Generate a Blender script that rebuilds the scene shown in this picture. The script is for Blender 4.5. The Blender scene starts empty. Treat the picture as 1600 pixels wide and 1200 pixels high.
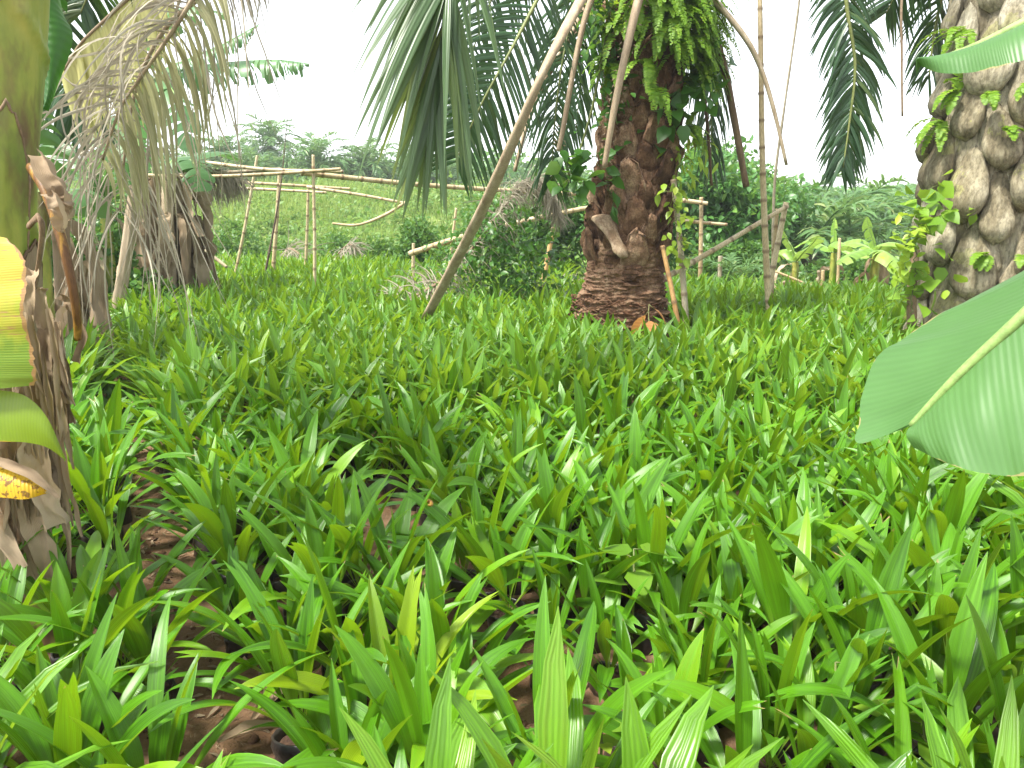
import bpy, math, random
import numpy as np
from math import radians, sin, cos, pi

# ------------------------------------------------------------------ camera, world, sun, exposure
S = bpy.context.scene
COL = S.collection
CAMZ, PITCH, F = 1.6, radians(12.7), 1200.0
cam_d = bpy.data.cameras.new('camera'); cam = bpy.data.objects.new('camera', cam_d); COL.objects.link(cam)
cam.location = (0, 0, CAMZ); cam.rotation_euler = (pi / 2 - PITCH, 0, 0)
cam_d.sensor_width = 36; cam_d.lens = 27.0; cam_d.clip_start = 0.05; cam_d.clip_end = 1500
S.camera = cam
SUN_EL, SUN_AZ = radians(60), radians(-118)      # azimuth measured from +Y towards +X
W = bpy.data.worlds.new('World'); S.world = W; W.use_nodes = True
nt = W.node_tree
sky = nt.nodes.new('ShaderNodeTexSky'); sky.sky_type = 'NISHITA'; sky.sun_disc = False
sky.sun_elevation = SUN_EL; sky.sun_rotation = SUN_AZ; sky.air_density = 1.0; sky.dust_density = 1.5; sky.ozone_density = 1.0
hs = nt.nodes.new('ShaderNodeHueSaturation'); hs.inputs['Saturation'].default_value = 0.22   # cloud cover: the sky is white
nt.links.new(sky.outputs[0], hs.inputs['Color'])
nt.links.new(hs.outputs[0], nt.nodes['Background'].inputs['Color'])
nt.nodes['Background'].inputs['Strength'].default_value = 0.07
sun_d = bpy.data.lights.new('sun', 'SUN'); sun_d.energy = 1.5; sun_d.angle = radians(10); sun_d.color = (1, .95, .86)
sun = bpy.data.objects.new('sun', sun_d); COL.objects.link(sun)
sdir = np.array([sin(SUN_AZ) * cos(SUN_EL), cos(SUN_AZ) * cos(SUN_EL), sin(SUN_EL)])
from mathutils import Vector
sun.rotation_euler = Vector(sdir).to_track_quat('Z', 'Y').to_euler()
sun.location = (0, 0, 30)
S.view_settings.view_transform = 'Standard'; S.view_settings.look = 'None'
S.view_settings.exposure = 2.72; S.view_settings.gamma = 1; S.view_settings.use_curve_mapping = False
S.render.engine = 'CYCLES'
S.cycles.max_bounces = 8; S.cycles.transmission_bounces = 4; S.cycles.volume_bounces = 0
S.cycles.use_denoising = True

# ------------------------------------------------------------------ pixel -> world helpers (photo is 1600 x 1200)
CP, SP = cos(PITCH), sin(PITCH)
def ray(px, py):
    a, b = (px - 800) / F, (600 - py) / F
    return np.array([a, CP + SP * b, -SP + CP * b])
def at(px, py, Y):
    d = ray(px, py); return np.array([0, 0, CAMZ]) + d * (Y / d[1])
def gr(px, py, z=0.0):
    d = ray(px, py); return np.array([0, 0, CAMZ]) + d * ((z - CAMZ) / d[2])
def proj(p):
    p = np.asarray(p, float) - np.array([0, 0, CAMZ])
    dz = p[..., 1] * CP - p[..., 2] * SP; u = p[..., 1] * SP + p[..., 2] * CP
    dz = np.where(np.abs(dz) < 1e-4, 1e-4, dz)
    return 800 + F * p[..., 0] / dz, 600 - F * u / dz, dz

# ------------------------------------------------------------------ noise
def _hash(ix, iy, iz, seed):
    h = (ix * 374761393 + iy * 668265263 + iz * 2147483647 + seed * 974711) & 0xFFFFFFFF
    h = ((h ^ (h >> 13)) * 1274126177) & 0xFFFFFFFF
    return ((h ^ (h >> 16)) & 0xFFFFFF) / float(0xFFFFFF)
def vnoise(P, seed=0):
    P = np.asarray(P, float); I = np.floor(P).astype(np.int64); f = P - I; f = f * f * (3 - 2 * f)
    r = 0
    for a in (0, 1):
        for b in (0, 1):
            for c in (0, 1):
                w = (f[..., 0] if a else 1 - f[..., 0]) * (f[..., 1] if b else 1 - f[..., 1]) * (f[..., 2] if c else 1 - f[..., 2])
                r = r + w * _hash(I[..., 0] + a, I[..., 1] + b, I[..., 2] + c, seed)
    return r * 2 - 1
def fbm(P, oct=3, seed=0):
    r, a, P = 0, 1.0, np.asarray(P, float)
    for k in range(oct):
        r = r + a * vnoise(P * 2 ** k, seed + k); a *= .5
    return r

# ------------------------------------------------------------------ mesh building
def nrm(v): return v / np.maximum(np.linalg.norm(v, axis=-1, keepdims=True), 1e-9)
def catmull(pts, n):
    pts = np.asarray(pts, float)
    if len(pts) == 2: return pts[0] + (pts[1] - pts[0]) * np.linspace(0, 1, n)[:, None]
    P = np.vstack([2 * pts[0] - pts[1], pts, 2 * pts[-1] - pts[-2]])
    t = np.linspace(0, len(pts) - 1 - 1e-9, n); i = t.astype(int); f = (t - i)[:, None]
    a, b, c, d = P[i], P[i + 1], P[i + 2], P[i + 3]
    return .5 * (2 * b + (c - a) * f + (2 * a - 5 * b + 4 * c - d) * f ** 2 + (3 * b - a - 3 * c + d) * f ** 3)
def lerp1(xs, ys, t): return np.interp(t, xs, ys)

class MB:
    def __init__(s): s.V, s.Q, s.U, s.R, s.n = [], [], [], [], 0
    def raw(s, V, Q, U=None, R=0.5):
        V = np.asarray(V, float).reshape(-1, 3); k = len(V)
        s.V.append(V); s.Q.append(np.asarray(Q).reshape(-1, 4) + s.n); s.n += k
        s.U.append(np.zeros((k, 2)) if U is None else np.asarray(U).reshape(-1, 2))
        s.R.append(np.full(k, R) if np.isscalar(R) else np.asarray(R).reshape(-1))
    def grids(s, P, rnd=0.5, wrap=False, uv=None):
        """P: (L, n, m, 3): L sheets of n rows and m columns"""
        P = np.asarray(P, float)
        if P.ndim == 3: P = P[None]
        L, n, m, _ = P.shape
        i = np.arange(n - 1)[:, None]; j = np.arange(m if wrap else m - 1)[None]
        j2 = (j + 1) % m
        q = np.stack([i * m + j, i * m + j2, (i + 1) * m + j2, (i + 1) * m + j], -1).reshape(-1, 4)
        Q = (q[None] + (np.arange(L) * n * m)[:, None, None]).reshape(-1, 4)
        if uv is None:
            uu, vv = np.meshgrid(np.linspace(0, 1, m), np.linspace(0, 1, n)); uv = np.stack([uu, vv], -1)
        U = np.broadcast_to(uv, (L, n, m, 2)).reshape(-1, 2)
        R = np.broadcast_to(np.asarray(rnd, float).reshape(-1, 1, 1) if not np.isscalar(rnd) else rnd, (L, n, m)).reshape(-1)
        s.raw(P.reshape(-1, 3), Q, U, R)
    def tube(s, path, rad, k=8, rnd=0.5, cap=True, flat=1.0, side=None, uvlen=None):
        path = np.asarray(path, float); n = len(path)
        rad = np.broadcast_to(np.asarray(rad, float), (n,)).copy()
        T = nrm(np.gradient(path, axis=0))
        h = np.array([0.0, 0, 1]) if side is None else np.asarray(side, float)
        if side is None and abs(T[n // 2] @ h) > .9: h = np.array([1.0, 0, 0])
        A = nrm(np.cross(T, h)); B = np.cross(A, T)
        if cap:
            path = np.vstack([path[:1], path, path[-1:]]); rad = np.r_[1e-4, rad, 1e-4]
            A = np.vstack([A[:1], A, A[-1:]]); B = np.vstack([B[:1], B, B[-1:]])
        a = np.linspace(0, 2 * pi, k, endpoint=False)
        P = path[:, None] + rad[:, None, None] * (A[:, None] * np.cos(a)[None, :, None] + flat * B[:, None] * np.sin(a)[None, :, None])
        L = np.r_[0, np.cumsum(np.linalg.norm(np.diff(path, axis=0), axis=1))]
        uu, vv = np.meshgrid(np.linspace(0, 1, k), L)
        s.grids(P, rnd, wrap=True, uv=np.stack([uu, vv], -1))
    def inst(s, V, Q, U, M, pos, rnd):
        """copies of a template: M (N,3,3), pos (N,3), rnd (N,)"""
        N, k = len(pos), len(V)
        P = np.einsum('nij,kj->nki', M, V) + pos[:, None]
        QQ = (Q[None] + (np.arange(N) * k)[:, None, None]).reshape(-1, 4)
        s.raw(P.reshape(-1, 3), QQ, np.broadcast_to(U, (N, k, 2)), np.repeat(rnd, k))
    def mesh(s, name, mat, origin=None):
        V = np.vstack(s.V); Q = np.vstack(s.Q).astype(np.int32); U = np.vstack(s.U); R = np.concatenate(s.R)
        if origin is not None: V = V - np.asarray(origin)
        me = bpy.data.meshes.new(name)
        me.vertices.add(len(V)); me.vertices.foreach_set('co', V.astype(np.float32).ravel())
        me.loops.add(Q.size); me.loops.foreach_set('vertex_index', Q.ravel())
        me.polygons.add(len(Q)); me.polygons.foreach_set('loop_start', np.arange(len(Q), dtype=np.int32) * 4)
        me.polygons.foreach_set('use_smooth', np.ones(len(Q), bool))
        uvl = me.uv_layers.new(name='UVMap'); uvl.data.foreach_set('uv', U[Q.ravel()].astype(np.float32).ravel())
        at_ = me.attributes.new('rnd', 'FLOAT', 'POINT'); at_.data.foreach_set('value', R.astype(np.float32))
        me.update(calc_edges=True)
        if mat is not None: me.materials.append(mat)
        return me
    def build(s, name, mat, parent=None, origin=(0, 0, 0)):
        """origin: world position of the object (a top-level mesh) or of its parent's base"""
        o = bpy.data.objects.new(name, s.mesh(name, mat, origin)); COL.objects.link(o)
        if parent is not None: o.parent = parent
        else: o.location = origin
        return o

def tag(o, label=None, cat=None, group=None, kind=None):
    for k, v in (('label', label), ('category', cat), ('group', group), ('kind', kind)):
        if v: o[k] = v
    return o
def empty(name, loc, label, cat, group=None):
    o = bpy.data.objects.new(name, None); COL.objects.link(o); o.location = loc; o.empty_display_size = .1
    return tag(o, label, cat, group)
def copy_tree(o, parent=None):
    c = o.copy(); COL.objects.link(c)
    if parent is not None: c.parent = parent
    for ch in CHILD.get(o.name, []): copy_tree(ch, c)
    return c
CHILD = {}
def index_children():
    CHILD.clear()
    for x in bpy.data.objects:
        if x.parent: CHILD.setdefault(x.parent.name, []).append(x)

# ------------------------------------------------------------------ materials
class NT:
    def __init__(s, name):
        s.m = bpy.data.materials.new(name); s.m.use_nodes = True; s.t = s.m.node_tree; s.N = s.t.nodes
        s.b = s.N['Principled BSDF']; s.out = s.N['Material Output']
    def n(s, typ, **kw):
        x = s.N.new('ShaderNode' + typ)
        for k, v in kw.items(): setattr(x, k, v)
        return x
    def l(s, a, b): s.t.links.new(a, b)
    def set(s, inp, v):
        if hasattr(v, 'is_linked') or isinstance(v, bpy.types.NodeSocket): s.l(v, inp)
        elif isinstance(v, tuple) and len(v) == 3 and inp.type == 'RGBA': inp.default_value = (*v, 1)
        else: inp.default_value = v
    def math(s, op, a, b=0.0, c=None):
        x = s.n('Math', operation=op); s.set(x.inputs[0], a); s.set(x.inputs[1], b)
        if c is not None: s.set(x.inputs[2], c)
        return x.outputs[0]
    def mix(s, f, a, b, mode='MIX'):
        x = s.n('MixRGB', blend_type=mode); s.set(x.inputs[0], f); s.set(x.inputs[1], a); s.set(x.inputs[2], b); return x.outputs[0]
    def noise(s, vec, scale, detail=3, rough=.55):
        x = s.n('TexNoise'); x.inputs['Scale'].default_value = scale; x.inputs['Detail'].default_value = detail; x.inputs['Roughness'].default_value = rough
        if vec is not None: s.l(vec, x.inputs['Vector'])
        return x.outputs[0]
    def ramp(s, f, stops):
        x = s.n('ValToRGB'); e = x.color_ramp.elements
        while len(e) < len(stops): e.new(.5)
        for k, (p, c) in enumerate(stops): e[k].position = p; e[k].color = (*c, 1)
        s.l(f, x.inputs[0]); return x.outputs[0]
    def obj(s): return s.n('TexCoord').outputs['Object']
    def uv(s):
        x = s.n('UVMap'); y = s.n('SeparateXYZ'); s.l(x.outputs[0], y.inputs[0]); return x.outputs[0], y.outputs[0], y.outputs[1]
    def attr(s): return s.n('Attribute', attribute_name='rnd').outputs['Fac']
    def orand(s): return s.n('ObjectInfo').outputs['Random']
    def bump(s, h, strength=.5, dist=.01):
        x = s.n('Bump'); x.inputs['Strength'].default_value = strength; x.inputs['Distance'].default_value = dist
        s.l(h, x.inputs['Height']); s.l(x.outputs[0], s.b.inputs['Normal']); return x.outputs[0]

def leaf_mat(name, cols, tcol, tfac=.35, rough=.4, veins=0, vstr=.25, spec=.5, bst=.35, streak=0, tips=None, edge=None, spots=None, across=False, coat=0.0):
    """cols: dark / mid / bright leaf colours picked per leaf; tcol: colour of light coming through"""
    k = NT(name); r = k.math('FRACT', k.math('ADD', k.attr(), k.orand()))
    base = k.ramp(r, [(0, cols[0]), (.5, cols[1]), (.86, cols[1]), (1, cols[2])])
    uv, u, v = k.uv(); oc = k.obj()
    nz = k.noise(oc, 9, 3)
    base = k.mix(k.math('MULTIPLY', nz, .45), base, tuple(c * .55 for c in cols[0]))
    hgt = None
    if streak:
        cx = k.n('CombineXYZ'); k.l(k.math('MULTIPLY', u, streak), cx.inputs[0]); k.l(k.math('MULTIPLY', v, 1.6), cx.inputs[1]); k.l(k.math('MULTIPLY', r, 37.0), cx.inputs[2])
        sn = k.noise(cx.outputs[0], 1.0, 3, .6)
        base = k.mix(k.ramp(sn, [(.42, (0, 0, 0)), (.68, (.7, .7, .7))]), base, tuple(min(1, c * 1.55) for c in cols[1]))
        base = k.mix(k.ramp(v, [(.12, (.75, .75, .75)), (.42, (0, 0, 0))]), base, (.20, .30, .03))
    if veins:
        w = k.math('SINE', k.math('MULTIPLY', v if across else u, veins * 2 * pi))
        w = k.math('MULTIPLY_ADD', w, .5, .5); hgt = w
        base = k.mix(k.math('MULTIPLY', w, vstr), base, tuple(min(1, c * 1.9) for c in cols[1]))
    if tips:   # dry tips
        f = k.math('MULTIPLY', k.math('GREATER_THAN', k.math('ADD', v, k.math('MULTIPLY', nz, .16)), 1.078), k.math('GREATER_THAN', r, .45))
        base = k.mix(f, base, tips)
    if edge:
        d = k.math('ABSOLUTE', k.math('SUBTRACT', u, .5))
        base = k.mix(k.math('MULTIPLY', k.math('GREATER_THAN', k.math('ADD', d, k.math('MULTIPLY', k.noise(oc, 14, 4), .12)), .562), .9), base, edge)
    if spots:
        sp = k.math('GREATER_THAN', k.noise(oc, 55, 4, .6), .585)
        base = k.mix(k.math('MULTIPLY', sp, .85), base, spots)
    k.set(k.b.inputs['Base Color'], base); k.b.inputs['Roughness'].default_value = rough
    k.b.inputs['Specular IOR Level'].default_value = spec
    if coat: k.b.inputs['Coat Weight'].default_value = coat; k.b.inputs['Coat Roughness'].default_value = .25
    nrmo = k.bump(hgt, bst, .004) if hgt is not None else None
    tr = k.n('BsdfTranslucent'); k.set(tr.inputs[0], k.mix(.55, base, tcol, 'MIX'))
    mx = k.n('MixShader'); mx.inputs[0].default_value = tfac
    k.l(k.b.outputs[0], mx.inputs[1]); k.l(tr.outputs[0], mx.inputs[2]); k.l(mx.outputs[0], k.out.inputs[0])
    return k.m
def rough_mat(name, stops, scale=8, rough=.85, bump=.5, bscale=30, bdist=.01, stretch=(1, 1, 1), tint=None, spec=.3):
    k = NT(name); oc = k.obj(); mp = k.n('Mapping'); mp.inputs['Scale'].default_value = stretch; k.l(oc, mp.inputs[0]); vec = mp.outputs[0]
    f = k.noise(vec, scale, 5, .6)
    f = k.math('ADD', f, k.math('MULTIPLY', k.math('SUBTRACT', k.math('FRACT', k.math('ADD', k.attr(), k.orand())), .5), .35))
    c = k.ramp(f, stops)
    if tint: c = k.mix(k.math('MULTIPLY', k.math('GREATER_THAN', k.noise(oc, 3.1, 4, .6), tint[1]), tint[2]), c, tint[0])
    c = k.mix(k.ramp(k.noise(vec, bscale * 1.3, 6, .7), [(.40, (.5, .5, .5)), (.56, (0, 0, 0))]), c, tuple(x * .45 for x in stops[0][1]))
    k.set(k.b.inputs['Base Color'], c); k.b.inputs['Roughness'].default_value = rough; k.b.inputs['Specular IOR Level'].default_value = spec
    k.bump(k.noise(vec, bscale, 6, .65), bump, bdist)
    return k.m

M = {}
M['seedling'] = leaf_mat('seedling_leaf', [(.022, .090, .005), (.074, .210, .007), (.22, .40, .012)], (.42, .64, .01), .30, .32, 15, .12, .42, bst=.22, streak=9, tips=(.30, .22, .09))
M['seedling_far'] = leaf_mat('seedling_leaf_far', [(.032, .110, .008), (.095, .23, .013), (.26, .41, .025)], (.44, .64, .03), .36, .32, 5, .10, .5, streak=5)
M['seedling_yellow'] = leaf_mat('seedling_leaf_yellow', [(.12, .26, .010), (.26, .40, .012), (.38, .48, .02)], (.60, .75, .02), .40, .32, 15, .10, .5)
M['frond'] = leaf_mat('frond_green', [(.022, .062, .022), (.035, .095, .030), (.10, .15, .035)], (.16, .30, .05), .22, .38, 2, .1, .5)
M['frond_near'] = leaf_mat('frond_broad', [(.05, .10, .045), (.085, .15, .062), (.20, .24, .05)], (.38, .48, .10), .36, .36, 3, .2, .5)
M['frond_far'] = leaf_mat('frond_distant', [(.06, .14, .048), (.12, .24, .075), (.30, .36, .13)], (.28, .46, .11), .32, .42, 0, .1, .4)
M['frond_dry'] = leaf_mat('frond_dry', [(.24, .21, .155), (.38, .345, .265), (.50, .47, .37)], (.5, .45, .33), .25, .7, 2, .2, .2)
M['frond_yellow'] = leaf_mat('frond_yellow', [(.40, .40, .14), (.56, .54, .22), (.66, .60, .28)], (.85, .82, .35), .35, .5, 2, .2, .4)
M['frond_straw'] = leaf_mat('frond_straw', [(.26, .25, .13), (.38, .37, .21), (.50, .49, .28)], (.6, .6, .3), .32, .6, 2, .2, .25)
M['fern'] = leaf_mat('fern_leaf', [(.11, .24, .018), (.19, .35, .025), (.33, .47, .04)], (.48, .70, .05), .38, .5, 0, .2, .35)
M['creeper'] = leaf_mat('creeper_leaf', [(.035, .12, .018), (.065, .19, .025), (.17, .32, .03)], (.26, .52, .05), .34, .38, 0, .2, .5)
M['lime'] = leaf_mat('lime_leaf', [(.20, .34, .03), (.30, .45, .04), (.48, .55, .06)], (.55, .72, .06), .38, .4, 0, .2, .45)
M['bush'] = leaf_mat('bush_leaf', [(.045, .125, .022), (.08, .20, .032), (.19, .32, .05)], (.28, .48, .06), .32, .45, 0, .2, .4)
M['tree'] = leaf_mat('tree_leaf', [(.055, .16, .038), (.10, .26, .052), (.22, .38, .075)], (.34, .58, .09), .32, .4, 0, .2, .5)
M['grass'] = leaf_mat('grass_blade', [(.12, .23, .035), (.25, .36, .07), (.52, .50, .22)], (.52, .62, .16), .36, .55, 0, .2, .3)
M['scrub'] = leaf_mat('scrub_leaf', [(.07, .17, .03), (.17, .30, .06), (.40, .46, .17)], (.42, .60, .12), .36, .5, 0, .2, .35)
M['orange_leaf'] = leaf_mat('young_orange_leaf', [(.42, .16, .06), (.52, .24, .09), (.58, .34, .10)], (.8, .4, .12), .34, .35, 8, .25, .5, across=True)
M['banana'] = leaf_mat('banana_leaf', [(.060, .155, .042), (.078, .19, .052), (.10, .23, .06)], (.24, .46, .10), .30, .40, 44, .07, .45, bst=.12, across=True, edge=(.30, .26, .11))
M['banana_dark'] = leaf_mat('banana_leaf_dark', [(.025, .105, .012), (.035, .13, .015), (.05, .16, .02)], (.10, .30, .02), .35, .42, 22, .12, .45, across=True)
M['banana_pale'] = leaf_mat('banana_leaf_pale', [(.075, .19, .075), (.12, .25, .10), (.17, .31, .11)], (.30, .50, .18), .34, .4, 14, .15, .5, across=True)
M['banana_young'] = leaf_mat('banana_leaf_young', [(.16, .32, .05), (.24, .42, .07), (.34, .5, .10)], (.5, .72, .12), .36, .4, 10, .15, .5, across=True)
M['banana_fade'] = leaf_mat('banana_leaf_fading', [(.12, .22, .012), (.17, .27, .014), (.22, .30, .015)], (.50, .60, .02), .36, .42, 34, .12, .4, bst=.10, across=True, edge=(.50, .36, .02))
M['banana_yellow'] = leaf_mat('banana_leaf_spotted', [(.55, .33, .012), (.62, .38, .014), (.66, .42, .02)], (.9, .55, .02), .34, .45, 20, .12, .4, across=True, spots=(.10, .035, .01), edge=(.20, .09, .02))
M['banana_dry'] = leaf_mat('banana_leaf_dry', [(.22, .16, .10), (.38, .295, .20), (.54, .45, .33)], (.46, .34, .2), .14, .8, 30, .14, .15, bst=.25)
M['petiole'] = rough_mat('leaf_stalk_pale', [(.3, (.26, .19, .12)), (.55, (.42, .33, .22)), (.8, (.56, .47, .34))], 5, .7, .4, 60, .004, (3, 3, .6))
M['petiole_brown'] = rough_mat('leaf_stalk_brown', [(.3, (.13, .085, .05)), (.55, (.26, .18, .11)), (.8, (.36, .27, .18))], 5, .75, .4, 60, .004, (3, 3, .6))
M['petiole_green'] = rough_mat('leaf_stalk_green', [(.3, (.10, .13, .035)), (.6, (.19, .22, .07)), (.85, (.30, .30, .12))], 5, .5, .3, 50, .003, (3, 3, .6))
M['petiole_orange'] = rough_mat('leaf_stalk_orange', [(.34, (.13, .06, .02)), (.46, (.36, .20, .035)), (.8, (.46, .30, .06))], 9, .5, .3, 50, .003, (3, 3, .5))
M['midrib'] = rough_mat('banana_midrib', [(.3, (.20, .32, .09)), (.7, (.30, .42, .15))], 8, .45, .15, 50, .002)
M['bark_brown'] = rough_mat('palm_bark_brown', [(.25, (.062, .030, .015)), (.43, (.155, .082, .043)), (.58, (.265, .155, .090)), (.80, (.46, .32, .20))], 11, .9, 1.0, 52, .025, (1, 1, .7))
M['bark_root'] = rough_mat('palm_root_fibre', [(.25, (.062, .026, .013)), (.48, (.165, .078, .040)), (.7, (.27, .145, .082)), (.9, (.40, .26, .165))], 14, .95, 1.0, 60, .02, (1, 1, 3))
M['bark_grey'] = rough_mat('palm_bark_grey', [(.2, (.075, .060, .034)), (.42, (.21, .18, .112)), (.6, (.34, .305, .21)), (.85, (.50, .465, .36))], 9, .9, 1.0, 30, .02, (1, 1, .32), tint=((.30, .30, .10), .6, .45))
M['bark_far'] = rough_mat('trunk_far', [(.3, (.11, .09, .07)), (.7, (.26, .22, .17))], 6, .9, .4, 20)
M['wood_cut'] = rough_mat('cut_wood', [(.3, (.22, .14, .08)), (.5, (.42, .31, .20)), (.75, (.62, .52, .38))], 12, .8, .5, 50, .005, (1, 1, .4))
M['bamboo'] = rough_mat('bamboo_straw', [(.25, (.38, .28, .14)), (.5, (.56, .45, .26)), (.8, (.68, .58, .38))], 4, .5, .15, 40, .002, (2, 2, .5), spec=.4)
M['bamboo_grey'] = rough_mat('bamboo_grey', [(.25, (.24, .20, .13)), (.5, (.38, .33, .23)), (.8, (.50, .45, .34))], 4, .65, .2, 40, .002, (2, 2, .5))
M['bamboo_orange'] = rough_mat('bamboo_orange', [(.25, (.36, .20, .07)), (.5, (.54, .34, .14)), (.8, (.64, .46, .22))], 4, .5, .15, 40, .002, (2, 2, .5), spec=.4)
for nm in ('bamboo', 'bamboo_grey', 'bamboo_orange'):       # dark scars round the joints
    mt = M[nm]; t_ = mt.node_tree; b_ = t_.nodes['Principled BSDF']; src = b_.inputs['Base Color'].links[0].from_socket
    uvn = t_.nodes.new('ShaderNodeUVMap'); sp_ = t_.nodes.new('ShaderNodeSeparateXYZ'); t_.links.new(uvn.outputs[0], sp_.inputs[0])
    rp_ = t_.nodes.new('ShaderNodeValToRGB'); rp_.color_ramp.elements[0].position = .008; rp_.color_ramp.elements[0].color = (.75, .75, .75, 1); rp_.color_ramp.elements[1].position = .028; rp_.color_ramp.elements[1].color = (0, 0, 0, 1)
    t_.links.new(sp_.outputs[1], rp_.inputs[0]); mxn = t_.nodes.new('ShaderNodeMixRGB'); t_.links.new(rp_.outputs[0], mxn.inputs[0]); t_.links.new(src, mxn.inputs[1]); mxn.inputs[2].default_value = (.14, .085, .045, 1); t_.links.new(mxn.outputs[0], b_.inputs['Base Color'])
M['twig'] = rough_mat('dead_twig', [(.3, (.05, .035, .025)), (.7, (.15, .11, .08))], 9, .9, .4, 40, .004)
M['soil'] = rough_mat('soil_red', [(.25, (.06, .028, .016)), (.5, (.135, .066, .038)), (.8, (.22, .125, .078))], 3.5, .95, .9, 26, .03)
M['potsoil'] = rough_mat('pot_soil', [(.25, (.035, .02, .013)), (.55, (.085, .048, .03)), (.85, (.18, .12, .08))], 20, .95, 1, 60, .02)
k = NT('bag_plastic'); f = k.noise(k.obj(), 6, 4)
k.set(k.b.inputs['Base Color'], k.ramp(f, [(.35, (.012, .011, .011)), (.52, (.035, .027, .023)), (.66, (.14, .085, .058))])); k.b.inputs['Roughness'].default_value = .38; k.bump(k.noise(k.obj(), 26, 4), .5, .012); M['bag'] = k.m
# banana stem: green-yellow with brown blotches
k = NT('banana_stem_skin'); oc = k.obj(); mp = k.n('Mapping'); mp.inputs['Scale'].default_value = (1, 1, .35); k.l(oc, mp.inputs[0])
n1 = k.noise(mp.outputs[0], 7, 5, .6)
c = k.ramp(n1, [(.3, (.10, .15, .02)), (.5, (.24, .29, .045)), (.7, (.40, .38, .08))])
br = k.noise(mp.outputs[0], 4.2, 5, .65)
c = k.mix(k.ramp(br, [(.52, (0, 0, 0)), (.64, (1, 1, 1))]), c, (.13, .075, .035))
k.set(k.b.inputs['Base Color'], c); k.b.inputs['Roughness'].default_value = .5; k.bump(k.noise(mp.outputs[0], 60, 4), .25, .004); M['stem'] = k.m
# ground: soil with grass patches further away
k = NT('ground_soil_and_grass'); oc = k.obj(); sx = k.n('SeparateXYZ'); k.l(oc, sx.inputs[0])
soil = k.ramp(k.noise(oc, 2.2, 8, .65), [(.25, (.075, .038, .018)), (.46, (.165, .090, .044)), (.60, (.25, .15, .082)), (.85, (.36, .25, .15))])
gcol = k.ramp(k.noise(oc, 1.3, 5, .6), [(.3, (.075, .125, .022)), (.6, (.17, .24, .05)), (.85, (.32, .32, .12))])
f = k.math('SMOOTHSTEP', 0, 0) if False else None
mr = k.n('MapRange'); mr.inputs['From Min'].default_value = 14; mr.inputs['From Max'].default_value = 19
k.l(k.math('ADD', sx.outputs[1], k.math('MULTIPLY', k.noise(oc, .4, 3), 4)), mr.inputs['Value'])
k.set(k.b.inputs['Base Color'], k.mix(mr.outputs[0], soil, gcol)); k.b.inputs['Roughness'].default_value = .95
k.bump(k.noise(oc, 30, 7, .7), .8, .03); M['ground'] = k.m

# ------------------------------------------------------------------ terrain
RNG = np.random.default_rng(7)
def sstep(a, b, x): t = np.clip((x - a) / (b - a), 0, 1); return t * t * (3 - 2 * t)
def terrain(x, y):
    x, y = np.asarray(x, float), np.asarray(y, float)
    left = 1 - sstep(-2, 9, x)
    h = sstep(20, 44, y) * (2.35 * left + .3) + sstep(44, 130, y) * 2.5
    P = np.stack([x, y, np.zeros_like(x)], -1)
    return h + .035 * fbm(P * .9, 3, 3) + .12 * sstep(18, 30, y) * fbm(P * .35, 3, 9)
g = MB()
yy = np.r_[np.linspace(-6, 9, 120), np.linspace(9.2, 50, 110), np.geomspace(51, 420, 30)]
xx0 = np.linspace(-1, 1, 150)
Pg = np.zeros((len(yy), 150, 3))
for i, y in enumerate(yy):
    w = 9 + .95 * max(y, 0); x = xx0 * w
    Pg[i] = np.stack([x, np.full(150, y), terrain(x, np.full(150, y))], -1)
    if y < 9: Pg[i, :, 2] += .018 * fbm(np.stack([x * 5, np.full(150, y * 5), np.zeros(150)], -1), 3, 21)
g.grids(Pg)
tag(g.build('ground', M['ground']), kind='structure')

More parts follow.
